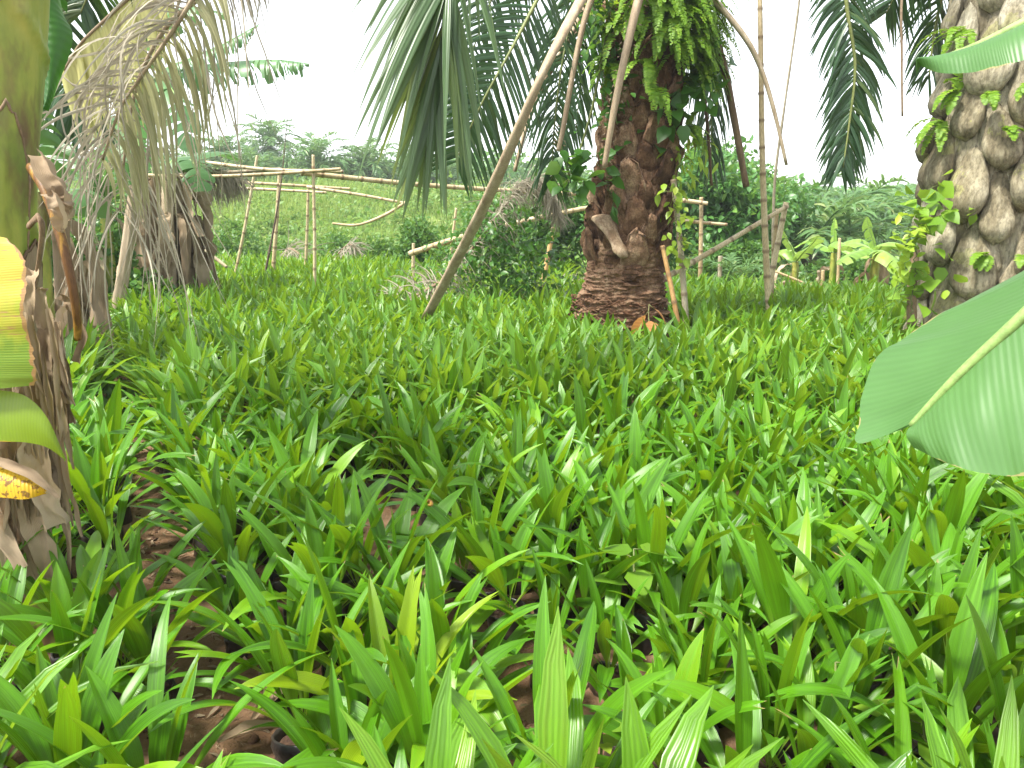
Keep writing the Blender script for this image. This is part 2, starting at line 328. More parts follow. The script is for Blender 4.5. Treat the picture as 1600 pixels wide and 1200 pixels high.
# ------------------------------------------------------------------ oil palm seedlings
def leaf_path(L, tilt, az, bend, n, z0, r0=.012, sway=0.0):
    """curve of a leaf leaving the heart of a plant: tilt from vertical at the base, bend along it"""
    s = np.linspace(0, 1, n); a = tilt + bend * (.25 * s + .75 * s ** 2)
    ds = L / (n - 1); h = np.r_[0, np.cumsum(np.sin(a[:-1]) * ds)] + r0; z = np.r_[0, np.cumsum(np.cos(a[:-1]) * ds)] + z0
    az_ = az + sway * s
    P = np.stack([np.cos(az_) * h, np.sin(az_) * h, z], -1)
    T = nrm(np.gradient(P, axis=0)); side = np.array([-sin(az), cos(az), 0.0])
    Sd = nrm(side - T * (T @ side)[:, None]); Nn = np.cross(T, Sd)
    return P, T, Sd, Nn
def seedling_leaf(rng, L, tilt, az, bend, width, hi=True, z0=.2, roll=0.0):
    n = 15 if hi else 6
    P, T, Sd, Nn = leaf_path(L, tilt, az, bend, n, z0, .008, rng.uniform(-.35, .35))
    s = np.linspace(0, 1, n)
    c, si = np.cos(roll * s)[:, None], np.sin(roll * s)[:, None]; Sd, Nn = Sd * c + Nn * si, Nn * c - Sd * si
    pk = rng.uniform(.5, .62)
    w = np.where(s < .16, .10, .10 + .9 * np.sin(np.clip((s - .16) / (pk - .16), 0, 1) * pi / 2) ** 1.2)
    w = w * np.where(s > pk, np.cos(np.clip((s - pk) / (1 - pk), 0, 1) * pi / 2) ** .85, 1)
    w = np.maximum(w, .03) * width / 2
    m = 9 if hi else 3
    u = np.linspace(-1, 1, m)
    fold = rng.uniform(.18, .5)
    prof = np.abs(u) * fold + ((np.arange(m) % 2) * .05 if hi else 0)
    edge_w = 1 + (.05 * vnoise(np.stack([s * 9, s * 0 + rng.uniform(0, 99), s * 0], -1)) if hi else 0)
    G = P[:, None] + Sd[:, None] * (u[None, :, None] * (w * edge_w)[:, None, None]) + Nn[:, None] * (prof[None, :, None] * w[:, None, None])
    if hi and rng.random() < .22:      # two-pointed leaf: the tip is split
        k = n - 4
        for i in range(k, n):
            q = (i - k) / (n - 1 - k)
            G[i] += Sd[i] * (np.sign(u) * q * width * .22)[:, None]
            G[i, m // 2] -= T[i] * 0.09 * q * L
    return G
def seedling_leaves(rng, hi=True, scale=1.0):
    nl = int(rng.integers(10, 14)); out = []
    a0 = rng.uniform(0, 2 * pi)
    for i in range(nl):
        q = i / (nl - 1)                                    # 0 = youngest, upright
        az = a0 + i * 2.399 + rng.uniform(-.25, .25)
        L = scale * (rng.uniform(.38, .54) if q < .5 else rng.uniform(.40, .58)) * (.8 if i == 0 else 1)
        tilt = .05 + .74 * q ** .9 + rng.uniform(-.10, .16)
        bend = .12 + 1.2 * q ** 1.1 * rng.uniform(.5, 1.25) + rng.uniform(0, .25)
        wd = scale * rng.uniform(.042, .073) * (.7 if i == 0 else 1)
        out.append(seedling_leaf(rng, L, tilt, az, bend, wd, hi, .19, rng.uniform(-.5, .5)))
    return out
def bag_mesh(rng):
    m = MB(); zs = np.array([0, .004, .03, .07, .11, .15, .185, .20, .205, .198, .17])
    rr = np.array([.045, .07, .077, .08, .079, .078, .077, .075, .072, .066, .064])
    a = np.linspace(0, 2 * pi, 22, endpoint=False)
    Z, A = np.meshgrid(zs, a, indexing='ij'); R_ = rr[:, None] * np.ones_like(A)
    P = np.stack([R_ * np.cos(A), R_ * np.sin(A), Z], -1); sd = int(rng.integers(99))
    R2 = R_ * (1 + .15 * fbm(P * 20, 3, sd)); P = np.stack([R2 * np.cos(A), R2 * np.sin(A), Z + .012 * vnoise(P * 20, sd + 5) * (Z > .1)], -1)
    m.grids(P, wrap=True); return m
def soil_disc(rng):
    m = MB(); r = np.array([.001, .02, .04, .058, .068]); a = np.linspace(0, 2 * pi, 16, endpoint=False)
    Rr, A = np.meshgrid(r, a, indexing='ij'); P = np.stack([Rr * np.cos(A), Rr * np.sin(A), .178 + 0 * A], -1)
    P[..., 2] += .012 * vnoise(P * 40, 3); m.grids(P, wrap=True); return m

NV = 12
VAR = []
for v in range(NV):
    rg = np.random.default_rng(100 + v)
    lv = seedling_leaves(rg)
    leaf_me = []
    allm = MB()
    for G in lv:
        r = rg.random(); m1 = MB(); m1.grids(G, r); leaf_me.append(m1.mesh('leaf', M['seedling'])); allm.grids(G, r)
    VAR.append(dict(leaves=leaf_me, foliage=allm.mesh('foliage', M['seedling']), bag=bag_mesh(rg).mesh('grow_bag', M['bag']), soil=soil_disc(rg).mesh('soil', M['potsoil'])))
LOW = []
for v in range(10):
    rg = np.random.default_rng(300 + v); m = MB()
    for G in seedling_leaves(rg, False): m.grids(G, rg.random())
    LOW.append((np.vstack(m.V), np.vstack(m.Q), np.vstack(m.U), np.concatenate(m.R)))

# planting plan: beds run away from the camera towards the upper left, bare paths between them
AX, BX = np.array([-.5, .866]), np.array([.866, .5])
PATHS = [(.24, .145, 9.0), (1.13, .17, 4.2)]                # across-offset, half width, how far it stays open
TRUNKS = [(1.32, 8.0, .62), (1.32, 7.2, .30), (1.3, 6.9, .25), (4.55, 7.3, .85), (-1.72, 2.72, .30)]
plants = []
rp = np.random.default_rng(11)
for ib in range(-70, 80):
    for ia in range(-12, 125):
        b = .685 + ib * .208 + rp.uniform(-.045, .045); a = .8 + ia * .225 + (ib % 2) * .13 + rp.uniform(-.06, .06)
        x, y = AX * a + BX * b
        if y < 1.25 or y > 19: continue
        if any(abs(b + .04 * sin(a * 1.3) - pb) < hw * (1 if y < 7 else .6) and y < far for pb, hw, far in PATHS): continue
        px, py, dz = proj(np.array([x, y, .3]))
        if px < -120 or px > 1720 or py > 1420: continue
        if any((x - tx) ** 2 + (y - ty) ** 2 < tr ** 2 for tx, ty, tr in TRUNKS): continue
        if x < -2.2 - .42 * y and y > 3.2: continue                                # beyond the nursery's edge
        if px > 890 and y > 11.6 + .5 * sin(x): continue
        if px > 1395 and y > 6.1: continue
        if 640 < px < 890 and y > 9.8 + .3 * sin(3 * x) and y < 15 and rp.random() < .85: continue
        if px < 900 and y > 17.5: continue
        plants.append((x, y, px, py, dz, b, a, ib))
plants.sort(key=lambda p: p[4])
cnt = 0
near = []
BRIGHT = [gr(585, 1175, .1)[:2]]
for i, (x, y, px, py, dz, b, a, ib) in enumerate(plants):
    if len(near) < 300 and -60 < px < 1660 and py < 1330: near.append(i)
near_set = set(near)
ONES = 'first second third fourth fifth sixth seventh eighth ninth tenth eleventh twelfth thirteenth fourteenth fifteenth sixteenth seventeenth eighteenth nineteenth twentieth'.split()
def ordinal(n): return ONES[n - 1] if n <= 20 else ('twenty-' if n < 30 else 'thirty-') + (ONES[n % 10 - 1] if n % 10 else 'tenth')
rows_in = sorted({plants[i][7] for i in near if plants[i][5] < .24}, reverse=True); rows_out = sorted({plants[i][7] for i in near if plants[i][5] >= .24})
PLACE = {}
for rows_, side_ in ((rows_in, 'on the banana-stem side of the soil path'), (rows_out, 'beyond the longer bare soil path')):
    for rn_, ib_ in enumerate(rows_):
        for on_, i in enumerate(sorted((i for i in near if plants[i][7] == ib_ and (plants[i][5] < .24) == (rows_ is rows_in)), key=lambda i: plants[i][6])):
            PLACE[i] = f'palm seedling, {ordinal(on_ + 1)} back in the {ordinal(rn_ + 1)} row {side_}'
def seed_label(i, bright): return 'yellow-green palm seedling, palest of the seedlings near the bottom edge' if bright else PLACE[i]
specials = set()
for c in BRIGHT:
    j = min(near, key=lambda q: (plants[q][0] - c[0]) ** 2 + (plants[q][1] - c[1]) ** 2); specials.add(j)
YM = {}
for n_, i in enumerate(near):
    x, y, px, py, dz, b, a, ib = plants[i]
    v = VAR[int(rp.integers(NV))]; z = float(terrain(x, y))
    br = i in specials
    e = empty('palm_seedling', (x, y, z - .10), seed_label(i, br), 'palm seedling', 'oil palm seedlings in black grow bags')
    e.rotation_euler = (rp.uniform(-.1, .1), rp.uniform(-.1, .1), rp.uniform(0, 2 * pi)); s = rp.uniform(.80, 1.12); e.scale = (s, s, s * rp.uniform(.95, 1.1))
    def add(name, me, par):
        o = bpy.data.objects.new(name, me); COL.objects.link(o); o.parent = par; return o
    if n_ < 70:
        for lm in v['leaves']:
            if br:
                lm = YM.setdefault(lm.name, lm.copy()); lm.materials[0] = M['seedling_yellow']
            add('leaf', lm, e)
    else:
        fm = v['foliage']
        if br: fm = YM.setdefault(fm.name, fm.copy()); fm.materials[0] = M['seedling_yellow']
        add('foliage', fm, e)
    bg = add('grow_bag', v['bag'], e)
    add('soil', v['soil'], bg)
far_m = MB()
groups = {}
for i, p in enumerate(plants):
    if i not in near_set: groups.setdefault(int(rp.integers(10)), []).append(p)
for v, ps in groups.items():
    V, Q, U, R_ = LOW[v]; n = len(ps); pa = np.array([[p[0], p[1]] for p in ps])
    pos = np.column_stack([pa, terrain(pa[:, 0], pa[:, 1])]); th = rp.uniform(0, 2 * pi, n); sc = rp.uniform(.88, 1.2, n)
    Mx = np.zeros((n, 3, 3)); Mx[:, 0, 0] = np.cos(th) * sc; Mx[:, 0, 1] = -np.sin(th) * sc; Mx[:, 1, 0] = np.sin(th) * sc; Mx[:, 1, 1] = np.cos(th) * sc; Mx[:, 2, 2] = sc
    k_ = len(V); P = np.einsum('nij,kj->nki', Mx, V) + pos[:, None]
    far_m.raw(P.reshape(-1, 3), (Q[None] + (np.arange(n) * k_)[:, None, None]).reshape(-1, 4), np.broadcast_to(U, (n, k_, 2)), (np.tile(R_, n) + np.repeat(rp.random(n) * .6, k_)) % 1)
tag(far_m.build('palm_seedlings', M['seedling_far']), 'dense mass of small palm seedlings filling the far half of the nursery', 'palm seedlings', kind='stuff')

# ------------------------------------------------------------------ palm fronds
def frond(mbL, mbR, path, n=40, ll=.8, lw=.03, t0=.12, g=1.2, side=None, a0=.35, a1=1.0, vee=.25, rad=(.03, .006), sides=(1, -1),
          segs=6, seed=0, jit=.12, curl=0.0, m=3, k=8, lens=None, flat=.7, twist=0.3, gone=0.0, clump=0):
    rng = np.random.default_rng(seed)
    K = 40; C = catmull(path, K); T = nrm(np.gradient(C, axis=0))
    sd = np.array([0, 0, 1.0]) if side is None else None
    Sx = nrm(np.cross(T, sd)) if side is None else nrm(np.asarray(side, float) - T * (T @ np.asarray(side, float))[:, None])
    Nn = np.cross(Sx, T); Nn = np.where((Nn[:, 2:] < 0) & (side is None), -Nn, Nn)
    if mbR is not None:
        mbR.tube(C, np.linspace(rad[0], rad[1], K), k, rng.random(), flat=flat, side=None)
    if mbL is None or n == 0: return
    for s in sides:
        t = np.linspace(t0, .995, n) + rng.uniform(-.4, .4, n) * (1 - t0) / n; t = np.clip(t, 0, 1)
        keep = rng.random(n) >= gone; t = t[keep]; L = len(t)
        if L == 0: continue
        ti = t * (K - 1); i0 = np.minimum(ti.astype(int), K - 2); f = (ti - i0)[:, None]
        ip = lambda A: A[i0] * (1 - f) + A[i0 + 1] * f
        c, tt, ss, nn = ip(C), nrm(ip(T)), nrm(ip(Sx)), nrm(ip(Nn))
        a = a0 + (a1 - a0) * t + rng.normal(0, jit, L)
        ve = vee + rng.normal(0, jit * 1.3, L)
        d = nrm(ss * (s * np.cos(a))[:, None] + tt * np.sin(a)[:, None] + nn * ve[:, None])
        u_ = (t - t0) / (1 - t0)
        ln = ll * (np.interp(u_, [0, .15, .5, .85, 1], [.55, .9, 1, .75, .45]) if lens is None else np.interp(u_, lens[0], lens[1])) * rng.uniform(.85, 1.12, L)
        w0 = nrm(np.cross(d, nn) + rng.normal(0, twist, (L, 3)))
        p = c.copy(); P = np.zeros((L, segs, m, 3)); gg = g * rng.uniform(.7, 1.3, L)
        cv = rng.normal(0, 1, (L, 3)) * curl
        wv = lw * rng.uniform(.8, 1.2, L)
        for q in range(segs):
            v = q / (segs - 1)
            w = nrm(w0 - d * (w0 * d).sum(1, keepdims=True)); up = np.cross(w, d)
            wd = wv * (min(1, .45 + 3.5 * v) * max(.04, 1 - v ** 2.6))
            for j in range(m):
                uu = 2 * j / (m - 1) - 1
                P[:, q, j] = p + w * (uu * wd / 2)[:, None] + up * (abs(uu) * wd * .22)[:, None]
            ds = ln / (segs - 1); p = p + d * ds[:, None]
            cv = cv + rng.normal(0, 1, (L, 3)) * curl * .6
            d = nrm(d + (np.array([0, 0, -1.0])[None] * gg[:, None] + cv) * ds[:, None] * 1.2)
        mbL.grids(P, rng.random(L) * .7 + rng.random() * .3)

def add_frond(parent, org, path, matL='frond', matR='petiole_green', **kw):
    l_, r_ = MB(), MB(); frond(l_, r_, path, **kw)
    o = l_.build('frond', M[matL], parent, org)
    r_.build('frond_stalk', M[matR], o, org)
    return o
def stalk(parent, org, path, r0, r1, mat='petiole', thorns=0, flat=.6, seed=0, name='dead_stalk'):
    m = MB(); C = catmull(path, 40); R_ = np.linspace(r0, r1, 40) * (1 + .06 * vnoise(C * 6, seed)); m.tube(C, R_, 10, .5, flat=flat)
    if thorns:
        rng = np.random.default_rng(seed); T = nrm(np.gradient(C, axis=0)); Sx = nrm(np.cross(T, [0, 1.0, .0]))
        for q in range(thorns):
            i = int(rng.integers(2, 39)); s = rng.choice([-1, 1]); b = C[i] + Sx[i] * s * R_[i] * .85 + np.array([0, -1, 0]) * R_[i] * rng.uniform(-.4, .4)
            e = b + Sx[i] * s * rng.uniform(.012, .03) + T[i] * rng.uniform(-.01, .03)
            m.tube(np.array([b, (b + e) / 2, e]), [.005, .004, .001], 5, .3)
    return m.build(name, M[mat], parent, org)

# ------------------------------------------------------------------ oil palm trunks
def palm_trunk(axis, Rz, bumps, ntheta=200, nz=420, fibre=0.0, rings=None, seed=0):
    """axis: points of the centre line; Rz(h): radius; bumps: list of (theta, h, half width, half height, out, kind, rnd)"""
    C = catmull(axis, nz); H = np.r_[0, np.cumsum(np.linalg.norm(np.diff(C, axis=0), axis=1))]
    th = np.linspace(0, 2 * pi, ntheta, endpoint=False)
    Rr = np.array([Rz(h) for h in H])[:, None] * np.ones((nz, ntheta)); D = np.zeros_like(Rr); RN = np.full_like(Rr, .4)
    for (t, h, hw, hh, out, kind, rn) in bumps:
        iz = np.nonzero(np.abs(H - h) < hh * 1.3)[0]
        if not len(iz): continue
        dth = (th - t + pi) % (2 * pi) - pi
        it = np.nonzero(np.abs(dth) * Rz(h) < hw * 1.25)[0]
        u = (dth[it] * Rz(h) / hw)[None]; v = ((H[iz] - h) / hh)[:, None]
        if kind == 'pod':       # rounded below, tapering upwards
            wv = np.where(v < -.2, np.sqrt(np.clip(1 - ((v + .2) / .8) ** 2, 0, 1)), 1 - .62 * sstep(-.2, 1.1, v))
            hgt = np.sqrt(np.clip(1 - (u / np.maximum(wv, .05)) ** 2, 0, 1)) ** .8 * np.where(v < -.25, np.sqrt(np.clip(1 - ((v + .25) / .78) ** 2, 0, 1)), 1 - .5 * sstep(-.25, 1.1, v) - .5 * sstep(.85, 1.15, v))
        else:                   # old leaf scar: rises to a blunt cut at its top
            wv = 1 - np.abs(v) ** 1.6 * .75
            hgt = np.clip(1 - np.abs(u / np.maximum(wv, .05)) ** 2.4, 0, 1) ** .7 * (.15 + .85 * np.clip((v + 1) / 1.5, 0, 1) ** 1.3) * (1 - sstep(.42, .78, v))
        hgt = hgt * out; sub = D[np.ix_(iz, it)]; up = hgt > sub
        D[np.ix_(iz, it)] = np.where(up, hgt, sub); rs = RN[np.ix_(iz, it)]; RN[np.ix_(iz, it)] = np.where(up & (hgt > .25 * out), rn, rs)
    A, Hh = np.meshgrid(th, H); PN = np.stack([np.cos(A) * Rr, np.sin(A) * Rr, Hh], -1)
    D = D + .010 * fbm(PN * 9, 4, seed) + .010 * vnoise(PN * np.array([24, 24, 5]), seed + 6) + .006 * vnoise(PN * np.array([55, 55, 18]), seed + 3)
    if fibre: D = D + fibre * (1 - sstep(rings[0], rings[1], Hh)) * (np.abs(fbm(PN * np.array([5, 5, 17]), 4, seed + 8)) * 1.3 + .16 * np.sin(Hh * 70 + 6 * vnoise(PN * 3, seed + 9)) + .5 * fbm(PN * np.array([11, 11, 30]), 3, seed + 11) + .5 * vnoise(PN * np.array([26, 26, 60]), seed + 4))
    R2 = Rr + D
    P = C[:, None] + np.stack([np.cos(A) * R2, np.sin(A) * R2, np.zeros_like(A)], -1)
    m = MB(); uu, vv = np.meshgrid(th / (2 * pi), H); m.grids(P, uv=np.stack([uu, vv], -1), wrap=True)
    m.R = [RN.reshape(-1)]; return m
def spiral(h0, h1, dz, hw, hh, out, kind, seed, Rz, jit=.05):
    rng = np.random.default_rng(seed); L = []; h = h0; i = 0
    while h < h1:
        L.append((i * 2.39996 + rng.uniform(-.12, .12), h + rng.uniform(-jit, jit), hw * rng.uniform(.8, 1.2), hh * rng.uniform(.85, 1.2), out * rng.uniform(.6, 1.25), kind, rng.random())); h += dz; i += 1
    return L

def leaf_bases(mb, axis, Rz, items, ln, out, w, th, seed, k=18, rough=1.0, sq=.8):
    """old leaf bases standing on the trunk like scales; items: (theta, height, scale, tone)"""
    C = catmull(axis, 400); S_ = np.linspace(0, 1, len(w)); rng = np.random.default_rng(seed); n = 17; s = np.linspace(0, 1, n)
    ph = np.linspace(0, 2 * pi, k, endpoint=False); G, RN = [], []
    for (t, h, sc, rn) in items:
        i = int(np.argmin(np.abs(C[:, 2] - h))); r = Rz(h); nn = np.array([cos(t), sin(t), 0]); tt = np.array([-sin(t), cos(t), 0.0]); z = np.array([0, 0, 1.0])
        o = np.interp(s, S_, out) * sc; ww = np.interp(s, S_, w) * sc; hh = np.interp(s, S_, th) * sc; skew = rng.normal(0, .09)
        c = C[i] + nn * (r + o)[:, None] + z * ((s - .5) * ln * sc)[:, None] + tt * ((s - .5) * skew * ln)[:, None]
        ce, se = np.sign(np.cos(ph)) * np.abs(np.cos(ph)) ** sq, np.sign(np.sin(ph)) * np.abs(np.sin(ph)) ** (sq + .1)
        P = c[:, None] + tt * (ww[:, None] * ce[None])[..., None] + nn * (hh[:, None] * se[None])[..., None]
        q = np.stack([np.broadcast_to(ph[None] * 1.5, (n, k)), np.broadcast_to(s[:, None] * 2.0, (n, k)), np.full((n, k), h * 9 + t)], -1)
        P = P + nn * (.016 * rough * sc * fbm(q * np.array([1.6 * rough, 1.2, 1]), 3, seed))[..., None] + z * (.03 * rough * sc * vnoise(q * np.array([2.2, .3, 1]), seed + 2) * s[:, None] ** 4)[..., None]
        G.append(P); RN.append(rn)
    mb.grids(np.array(G), np.array(RN), wrap=True)
# --- the middle palm
c0 = at(965, 530, 8.0); c0[2] = -.05
A0 = np.array([c0[0], 8.0, -.05])
pa = [A0, at(966, 500, 8.0), at(976, 430, 8.0), at(988, 330, 8.0), at(1000, 200, 8.0), at(1008, 60, 8.0), at(1018, -80, 8.0), at(1026, -200, 8.05)]
pa[1][2] = .3
RzC = lambda h: float(np.interp(h, [0, .3, .6, .9, 1.2, 1.6, 2.4, 3.4, 5], [.60, .525, .455, .40, .365, .34, .315, .30, .30]))
bum = spiral(.95, 5.2, .034, .104, .150, .03, 'scar', 4, RzC)
P1 = empty('oil_palm', A0, 'stout oil palm with reddish brown trunk rising from among the seedlings', 'palm tree', 'oil palms in the nursery')
tk = palm_trunk(pa, RzC, bum, 300, 800, .045, (.6, 1.6), 5)
rq = np.random.default_rng(77); itm = [(q * 2.39996 + rq.uniform(-.15, .15), 1.14 + q * .0265 + rq.uniform(-.04, .04), rq.uniform(.75, 1.25), rq.random()) for q in range(155)]
leaf_bases(tk, pa, RzC, itm, .36, [-.05, -.03, -.012, .008, .026, .042, .056, .066, .072, .072], [.05, .11, .128, .130, .122, .108, .094, .082, .074, .0], [.02, .034, .036, .036, .034, .03, .027, .024, .022, .0], 5, rough=2.2, sq=.55)
tk.build('trunk', M['bark_brown'], P1, A0)
# fibrous root mantle at the foot, cut leaf base
m = MB(); rng = np.random.default_rng(3)
for q in range(260):
    t = rng.uniform(0, 2 * pi); h = rng.uniform(0, .75); r = RzC(h) + .02
    aa = np.linspace(t, t + rng.uniform(.15, .5), 6); hh = h + np.linspace(0, rng.uniform(-.06, .06), 6)
    pts = np.stack([A0[0] + np.cos(aa) * (r + .02), A0[1] + np.sin(aa) * (r + .02), np.maximum(hh, .0)], -1) + .012 * rng.normal(size=(6, 3))
    m.tube(pts, np.linspace(.008, .003, 6), 5, rng.random())
m.build('root_fibre', M['bark_root'], P1, A0)
m = MB(); b0 = at(948, 350, 7.66); b1 = at(975, 402, 7.46)
C = catmull([b0 + np.array([-.02, .1, .06]), b0, b1], 12)
m.tube(C, np.interp(np.linspace(0, 1, 12), [0, .4, .9, 1], [.12, .125, .085, .05]) * (1 + .3 * vnoise(C * 40, 2)), 14, .5, flat=.32); m.build('cut_leaf_base', M['wood_cut'], P1, A0)
# hanging fronds of the middle palm
top1 = at(1022, -140, 8.0)
def V(px, py, Y): return at(px, py, Y)
l_, r_ = MB(), MB(); pth = [top1, V(850, -280, 6.6), V(740, -210, 5.3), V(708, -90, 4.9), V(694, 20, 4.75), V(684, 165, 4.75)]
frond(l_, r_, pth, n=42, ll=1.3, lw=.064, t0=.28, g=.35, side=(1, -.1, -.1), a0=1.0, a1=1.34, vee=-.02, rad=(.03, .006), segs=9, seed=5, jit=.1, twist=.6, sides=(-1,), lens=([0, .2, .6, 1], [.9, 1, .9, .5]))
frond(l_, None, pth, n=34, ll=1.15, lw=.056, t0=.28, g=.9, side=(1, .2, 0), a0=1.1, a1=1.5, vee=-.05, segs=9, seed=55, jit=.12, twist=.6, sides=(1,), lens=([0, .2, .6, 1], [.7, .8, 1, .6]))
o = l_.build('frond', M['frond_near'], P1, A0); r_.build('frond_stalk', M['petiole_green'], o, A0)
add_frond(P1, A0, [top1, V(930, -160, 7.6), V(850, -20, 7.2), V(800, 75, 7.0), V(750, 167, 6.9), V(712, 252, 6.9)], 'frond', n=60, ll=.74, lw=.034, t0=.30, g=.9, side=(.75, .2, -.62), a0=.25, a1=.75, vee=.1, rad=(.035, .007), seed=6, jit=.06, segs=7, twist=.25)
add_frond(P1, A0, [top1, V(960, -150, 8.1), V(905, -10, 7.9), V(880, 90, 7.7), V(866, 200, 7.65), V(862, 285, 7.65)], 'frond', n=60, ll=.62, lw=.03, t0=.34, g=2.6, side=(.9, .3, 0), a0=.3, a1=1.0, vee=0, rad=(.03, .006), seed=7, jit=.12, segs=7)
add_frond(P1, A0, [top1, V(900, -170, 8.7), V(800, -60, 9.0), V(745, 60, 9.0), V(715, 190, 9.0)], 'frond', n=56, ll=.85, lw=.034, t0=.30, g=1.6, side=(.8, .3, -.5), a0=.3, a1=.9, vee=.05, rad=(.03, .006), seed=17, jit=.1, segs=7)
add_frond(P1, A0, [top1, V(1060, -120, 8.6), V(1090, 0, 8.9), V(1108, 120, 8.9), V(1112, 260, 8.9)], 'frond', n=60, ll=.75, lw=.03, t0=.36, g=3.2, side=(.9, .4, 0), a0=.4, a1=1.1, vee=0, rad=(.03, .006), seed=8, jit=.12, segs=7)
add_frond(P1, A0, [top1, V(985, -200, 8.8), V(940, -60, 9.2), V(915, 60, 9.3), V(900, 200, 9.3)], 'frond', n=50, ll=.8, lw=.032, t0=.36, g=2.2, side=(.9, .3, 0), a0=.4, a1=1.0, seed=18, jit=.12, segs=7)
for sd_, dx_, dy_ in ((30, -2.6, 1.5), (31, 1.2, 3.2), (32, 3.0, .9), (33, -1.0, 3.4), (34, 2.2, -2.0)):     # the crown above
    add_frond(P1, A0, [top1, top1 + np.array([dx_ * .3, dy_ * .3, 1.0]), top1 + np.array([dx_ * .75, dy_ * .75, 1.35]), top1 + np.array([dx_ * 1.1, dy_ * 1.1, .9])], 'frond', n=40, ll=.7, lw=.035, t0=.2, g=1.0, rad=(.05, .008), seed=sd_)
# bare stalks left from dead fronds
stalk(P1, A0, [top1, V(955, -85, 7.1), V(905, 5, 6.7), V(850, 110, 6.5), V(800, 225, 6.6), V(745, 345, 7.0), V(664, 500, 7.9)], .056, .056, 'petiole', seed=1)
stalk(P1, A0, [top1, V(950, -60, 8.3), V(893, 55, 8.3), V(850, 130, 8.4), V(822, 200, 8.4), V(804, 268, 8.4)], .055, .035, 'petiole', seed=2)
stalk(P1, A0, [top1, V(965, -80, 7.6), V(922, 5, 7.4), V(900, 90, 7.3), V(880, 200, 7.3), V(872, 236, 7.3)], .058, .034, 'petiole', 26, seed=3)
stalk(P1, A0, [top1, V(1015, -60, 7.4), V(995, 10, 7.1), V(975, 95, 7.0), V(958, 180, 7.0), V(944, 262, 7.0)], .082, .04, 'petiole', 70, seed=4)
stalk(P1, A0, [top1, V(975, -40, 7.8), V(945, 70, 7.6), V(925, 170, 7.6), V(900, 255, 7.6)], .035, .015, 'petiole_green', 10, seed=5)
stalk(P1, A0, [top1, V(1080, -30, 7.8), V(1120, 5, 7.6), V(1165, 60, 7.5), V(1190, 110, 7.5), V(1210, 175, 7.5), V(1229, 258, 7.5)], .062, .022, 'petiole', seed=6)
stalk(P1, A0, [top1, V(1085, -30, 8.0), V(1128, 95, 7.9), V(1146, 180, 7.9), V(1166, 292, 7.9)], .065, .05, 'petiole_brown', 14, seed=7)
stalk(P1, A0, [top1, V(1070, 20, 8.2), V(1100, 150, 8.2), V(1112, 290, 8.2)], .04, .022, 'petiole_brown', seed=8)

# --- the palm at the right edge
b2 = at(1535, 520, 7.3); A2 = np.array([b2[0], 7.3, -.05])
pa2 = [A2, at(1540, 440, 7.3), at(1550, 300, 7.3), at(1560, 200, 7.3), at(1580, 60, 7.35), at(1600, -60, 7.4), at(1612, -180, 7.45)]
RzR = lambda h: float(np.interp(h, [0, .5, 1.0, 1.6, 2.4, 3.4, 5], [.54, .50, .47, .47, .455, .43, .42]))
bum2 = spiral(.12, 4.9, .056, .160, .29, .16, 'pod', 9, RzR)
P2 = empty('oil_palm', A2, 'oil palm with pale grey pod-like leaf bases, behind the large banana leaf', 'palm tree', 'oil palms in the nursery')
tk = palm_trunk(pa2, RzR, spiral(.12, 4.9, .056, .160, .29, .04, 'pod', 9, RzR), 300, 500, seed=15)
rq = np.random.default_rng(78); itm = [(q * 2.39996 + rq.uniform(-.14, .14), .14 + q * .050 + rq.uniform(-.04, .04), rq.uniform(.82, 1.2), rq.random()) for q in range(98)]
leaf_bases(tk, pa2, RzR, itm, .60, [.02, .075, .085, .075, .055, .04, .03, .025, .02], [.0, .11, .155, .168, .155, .132, .105, .075, .0], [.0, .055, .075, .075, .06, .045, .032, .02, .0], 15)
tk.build('trunk', M['bark_grey'], P2, A2)
top2 = at(1610, -160, 7.45)
add_frond(P2, A2, [top2, V(1480, -230, 7.1), V(1350, -170, 6.9), V(1322, -20, 6.8), V(1336, 100, 6.8), V(1326, 200, 6.8), V(1317, 262, 6.8)], 'frond', n=84, ll=.50, lw=.036, t0=.34, g=2.0, side=(1, .1, 0), a0=.2, a1=1.0, vee=.1, rad=(.04, .006), seed=41, jit=.12, segs=7)
add_frond(P2, A2, [top2, V(1540, -200, 7.3), V(1470, -130, 7.6), V(1415, -40, 7.9), V(1385, 20, 8.0)], 'frond', n=46, ll=.72, lw=.034, t0=.25, g=1.3, side=(.8, .2, -.6), a0=.2, a1=.8, rad=(.04, .006), seed=42, jit=.1)
add_frond(P2, A2, [top2, V(1550, -150, 7.8), V(1490, -60, 8.2), V(1462, 40, 8.4), V(1452, 120, 8.4)], 'frond', n=44, ll=.6, lw=.032, t0=.3, g=2.4, side=(.9, .2, -.2), a0=.3, a1=1.0, rad=(.04, .006), seed=43)
stalk(P2, A2, [top2, V(1440, -120, 7.4), V(1411, -20, 7.3), V(1409, 90, 7.3), V(1410, 182, 7.3)], .018, .014, 'petiole_brown', seed=9)
for sd_, dx_, dy_ in ((50, 2.6, 1.5), (51, 1.2, 3.2), (52, -2.4, 2.4), (53, 1.8, -2.6)):
    add_frond(P2, A2, [top2, top2 + np.array([dx_ * .3, dy_ * .3, 1.0]), top2 + np.array([dx_ * .75, dy_ * .75, 1.35]), top2 + np.array([dx_ * 1.1, dy_ * 1.1, .9])], 'frond', n=40, ll=.7, lw=.035, t0=.2, g=1.0, rad=(.05, .008), seed=sd_)

